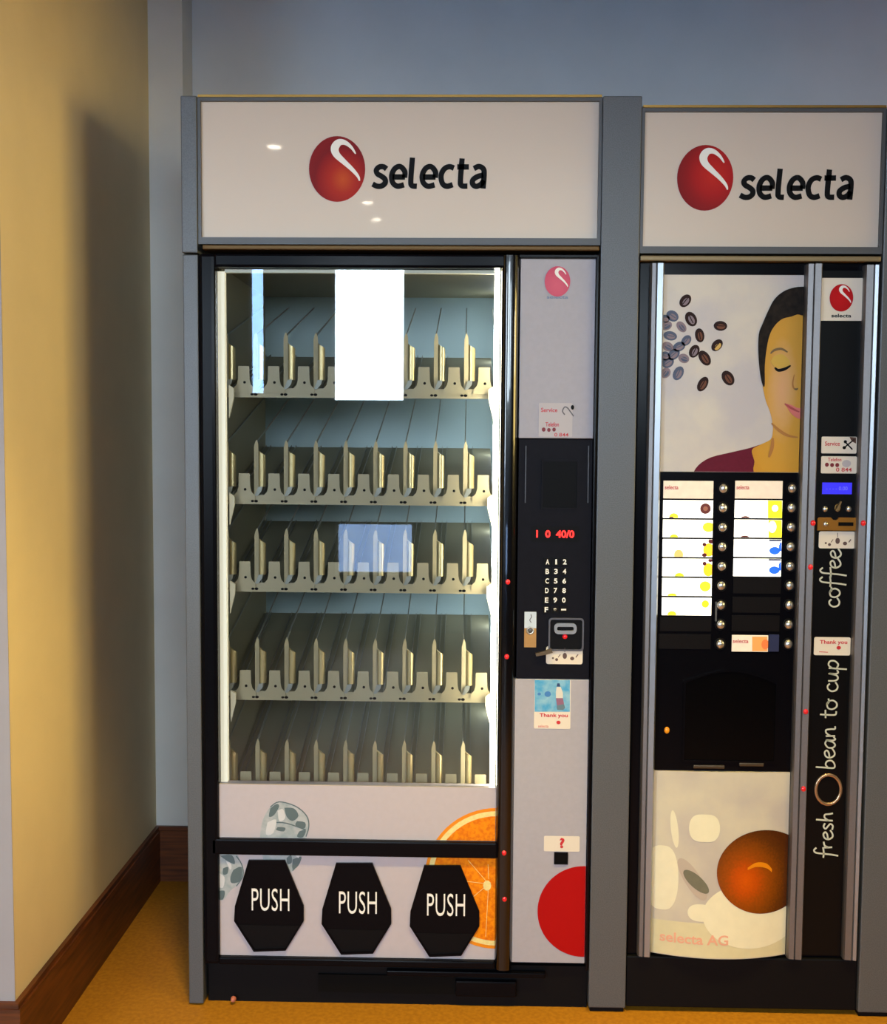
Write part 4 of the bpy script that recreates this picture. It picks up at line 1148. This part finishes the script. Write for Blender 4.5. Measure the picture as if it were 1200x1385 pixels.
# handwriting that reads upwards: strokes in units of x-height, along u (writing direction) and v (up)
HW = {
 'c': (.8, [[(.68, .78), (.5, .98), (.25, .92), (.08, .55), (.2, .12), (.5, .02), (.8, .25)]]),
 'o': (.85, [[(.45, .98), (.15, .85), (.06, .45), (.25, .05), (.55, .05), (.75, .4), (.68, .8), (.45, .98), (.62, .80), (.9, .85)]]),
 'f': (.75, [[(.85, 1.7), (.65, 1.95), (.45, 1.75), (.38, 1.1), (.32, .2), (.22, -.6)], [(.05, .95), (.45, .92), (.9, 1.0)]]),
 'e': (.8, [[(.1, .5), (.5, .6), (.68, .8), (.5, 1.0), (.2, .85), (.1, .45), (.28, .06), (.55, .05), (.85, .3)]]),
 'b': (.85, [[(.2, 1.8), (.16, .9), (.14, .05), (.45, .0), (.72, .3), (.66, .72), (.4, .85), (.16, .6)]]),
 'a': (.9, [[(.68, .85), (.42, .98), (.12, .7), (.1, .25), (.3, .02), (.55, .25), (.7, .9), (.68, .3), (.78, .02), (.95, .2)]]),
 'n': (.95, [[(.12, .95), (.14, .05)], [(.14, .5), (.35, .9), (.6, .95), (.68, .5), (.7, .1), (.9, .1)]]),
 't': (.7, [[(.34, 1.6), (.3, .6), (.34, .1), (.6, .05)], [(.05, 1.05), (.7, 1.1)]]),
 'u': (.95, [[(.1, .95), (.12, .3), (.3, .02), (.55, .2), (.68, .92), (.66, .25), (.78, .02), (.95, .15)]]),
 'p': (.9, [[(.16, .95), (.12, .1), (.08, -.8)], [(.14, .6), (.4, .98), (.7, .85), (.72, .4), (.45, .05), (.14, .2)]]),
 'r': (.7, [[(.12, .95), (.16, .05)], [(.16, .5), (.3, .85), (.6, .95)]]),
 's': (.7, [[(.6, .85), (.35, 1.0), (.15, .8), (.35, .55), (.55, .3), (.4, .03), (.08, .1)]]),
 'h': (.9, [[(.2, 1.8), (.15, .9), (.12, .05)], [(.14, .5), (.35, .9), (.6, .88), (.66, .4), (.72, .05)]]),
 ' ': (.55, []),
}
def handwrite(txt, xb0, y_start, xb1, y_end, xh_px, wpx):
    """baseline runs from (xb0, y_start) at the foot to (xb1, y_end) at the top of the photo"""
    total = sum(HW[c][0] for c in txt); mb = MB(); u = 0
    p0 = Vector(XZ(xb0, y_start, QY)); p1 = Vector(XZ(xb1, y_end, QY)); d = (p1 - p0) / total; up = Vector((-1, 0)) * xh_px * .00176
    for ch in txt:
        for st_ in HW[ch][1]:
            pts = [tuple(p0 + d * (u + a) + up * b) for a, b in st_]
            pts = spline(pts, 5) if len(pts) > 2 else pts
            mb.ribbon(pts, wpx * .00176, QY - .0006, QY)
        u += HW[ch][0]
    o = mb.build('handwritten_lettering', M_hand, pay); o['kind'] = 'stuff'
    return o
handwrite('coffee', 1135.5, 822, 1138, 743, 14, 2.2)
handwrite('bean to cup', 1128.5, 1041, 1135, 891, 14, 2.1)
handwrite('fresh', 1126, 1161, 1127.5, 1097, 13, 2.2)
x, z = XZ(1120, 1067.5, QY)
MB().torus(x, z, QY - .003, 17 * .00176, 20.5 * .00176, .0042, 44, 8).build('ring_emblem', mat('ring_bronze', srgb(190, 160, 130), .25, .8), pay, smooth=True)
for px, py, yy in ((1100, 707.5, -.0195), (1168, 707.5, -.0185), (1096.5, 767, -.0195), (1090, 962.5, -.0195), (1087, 1067, -.0195)): stud(coffee, px, py, yy)
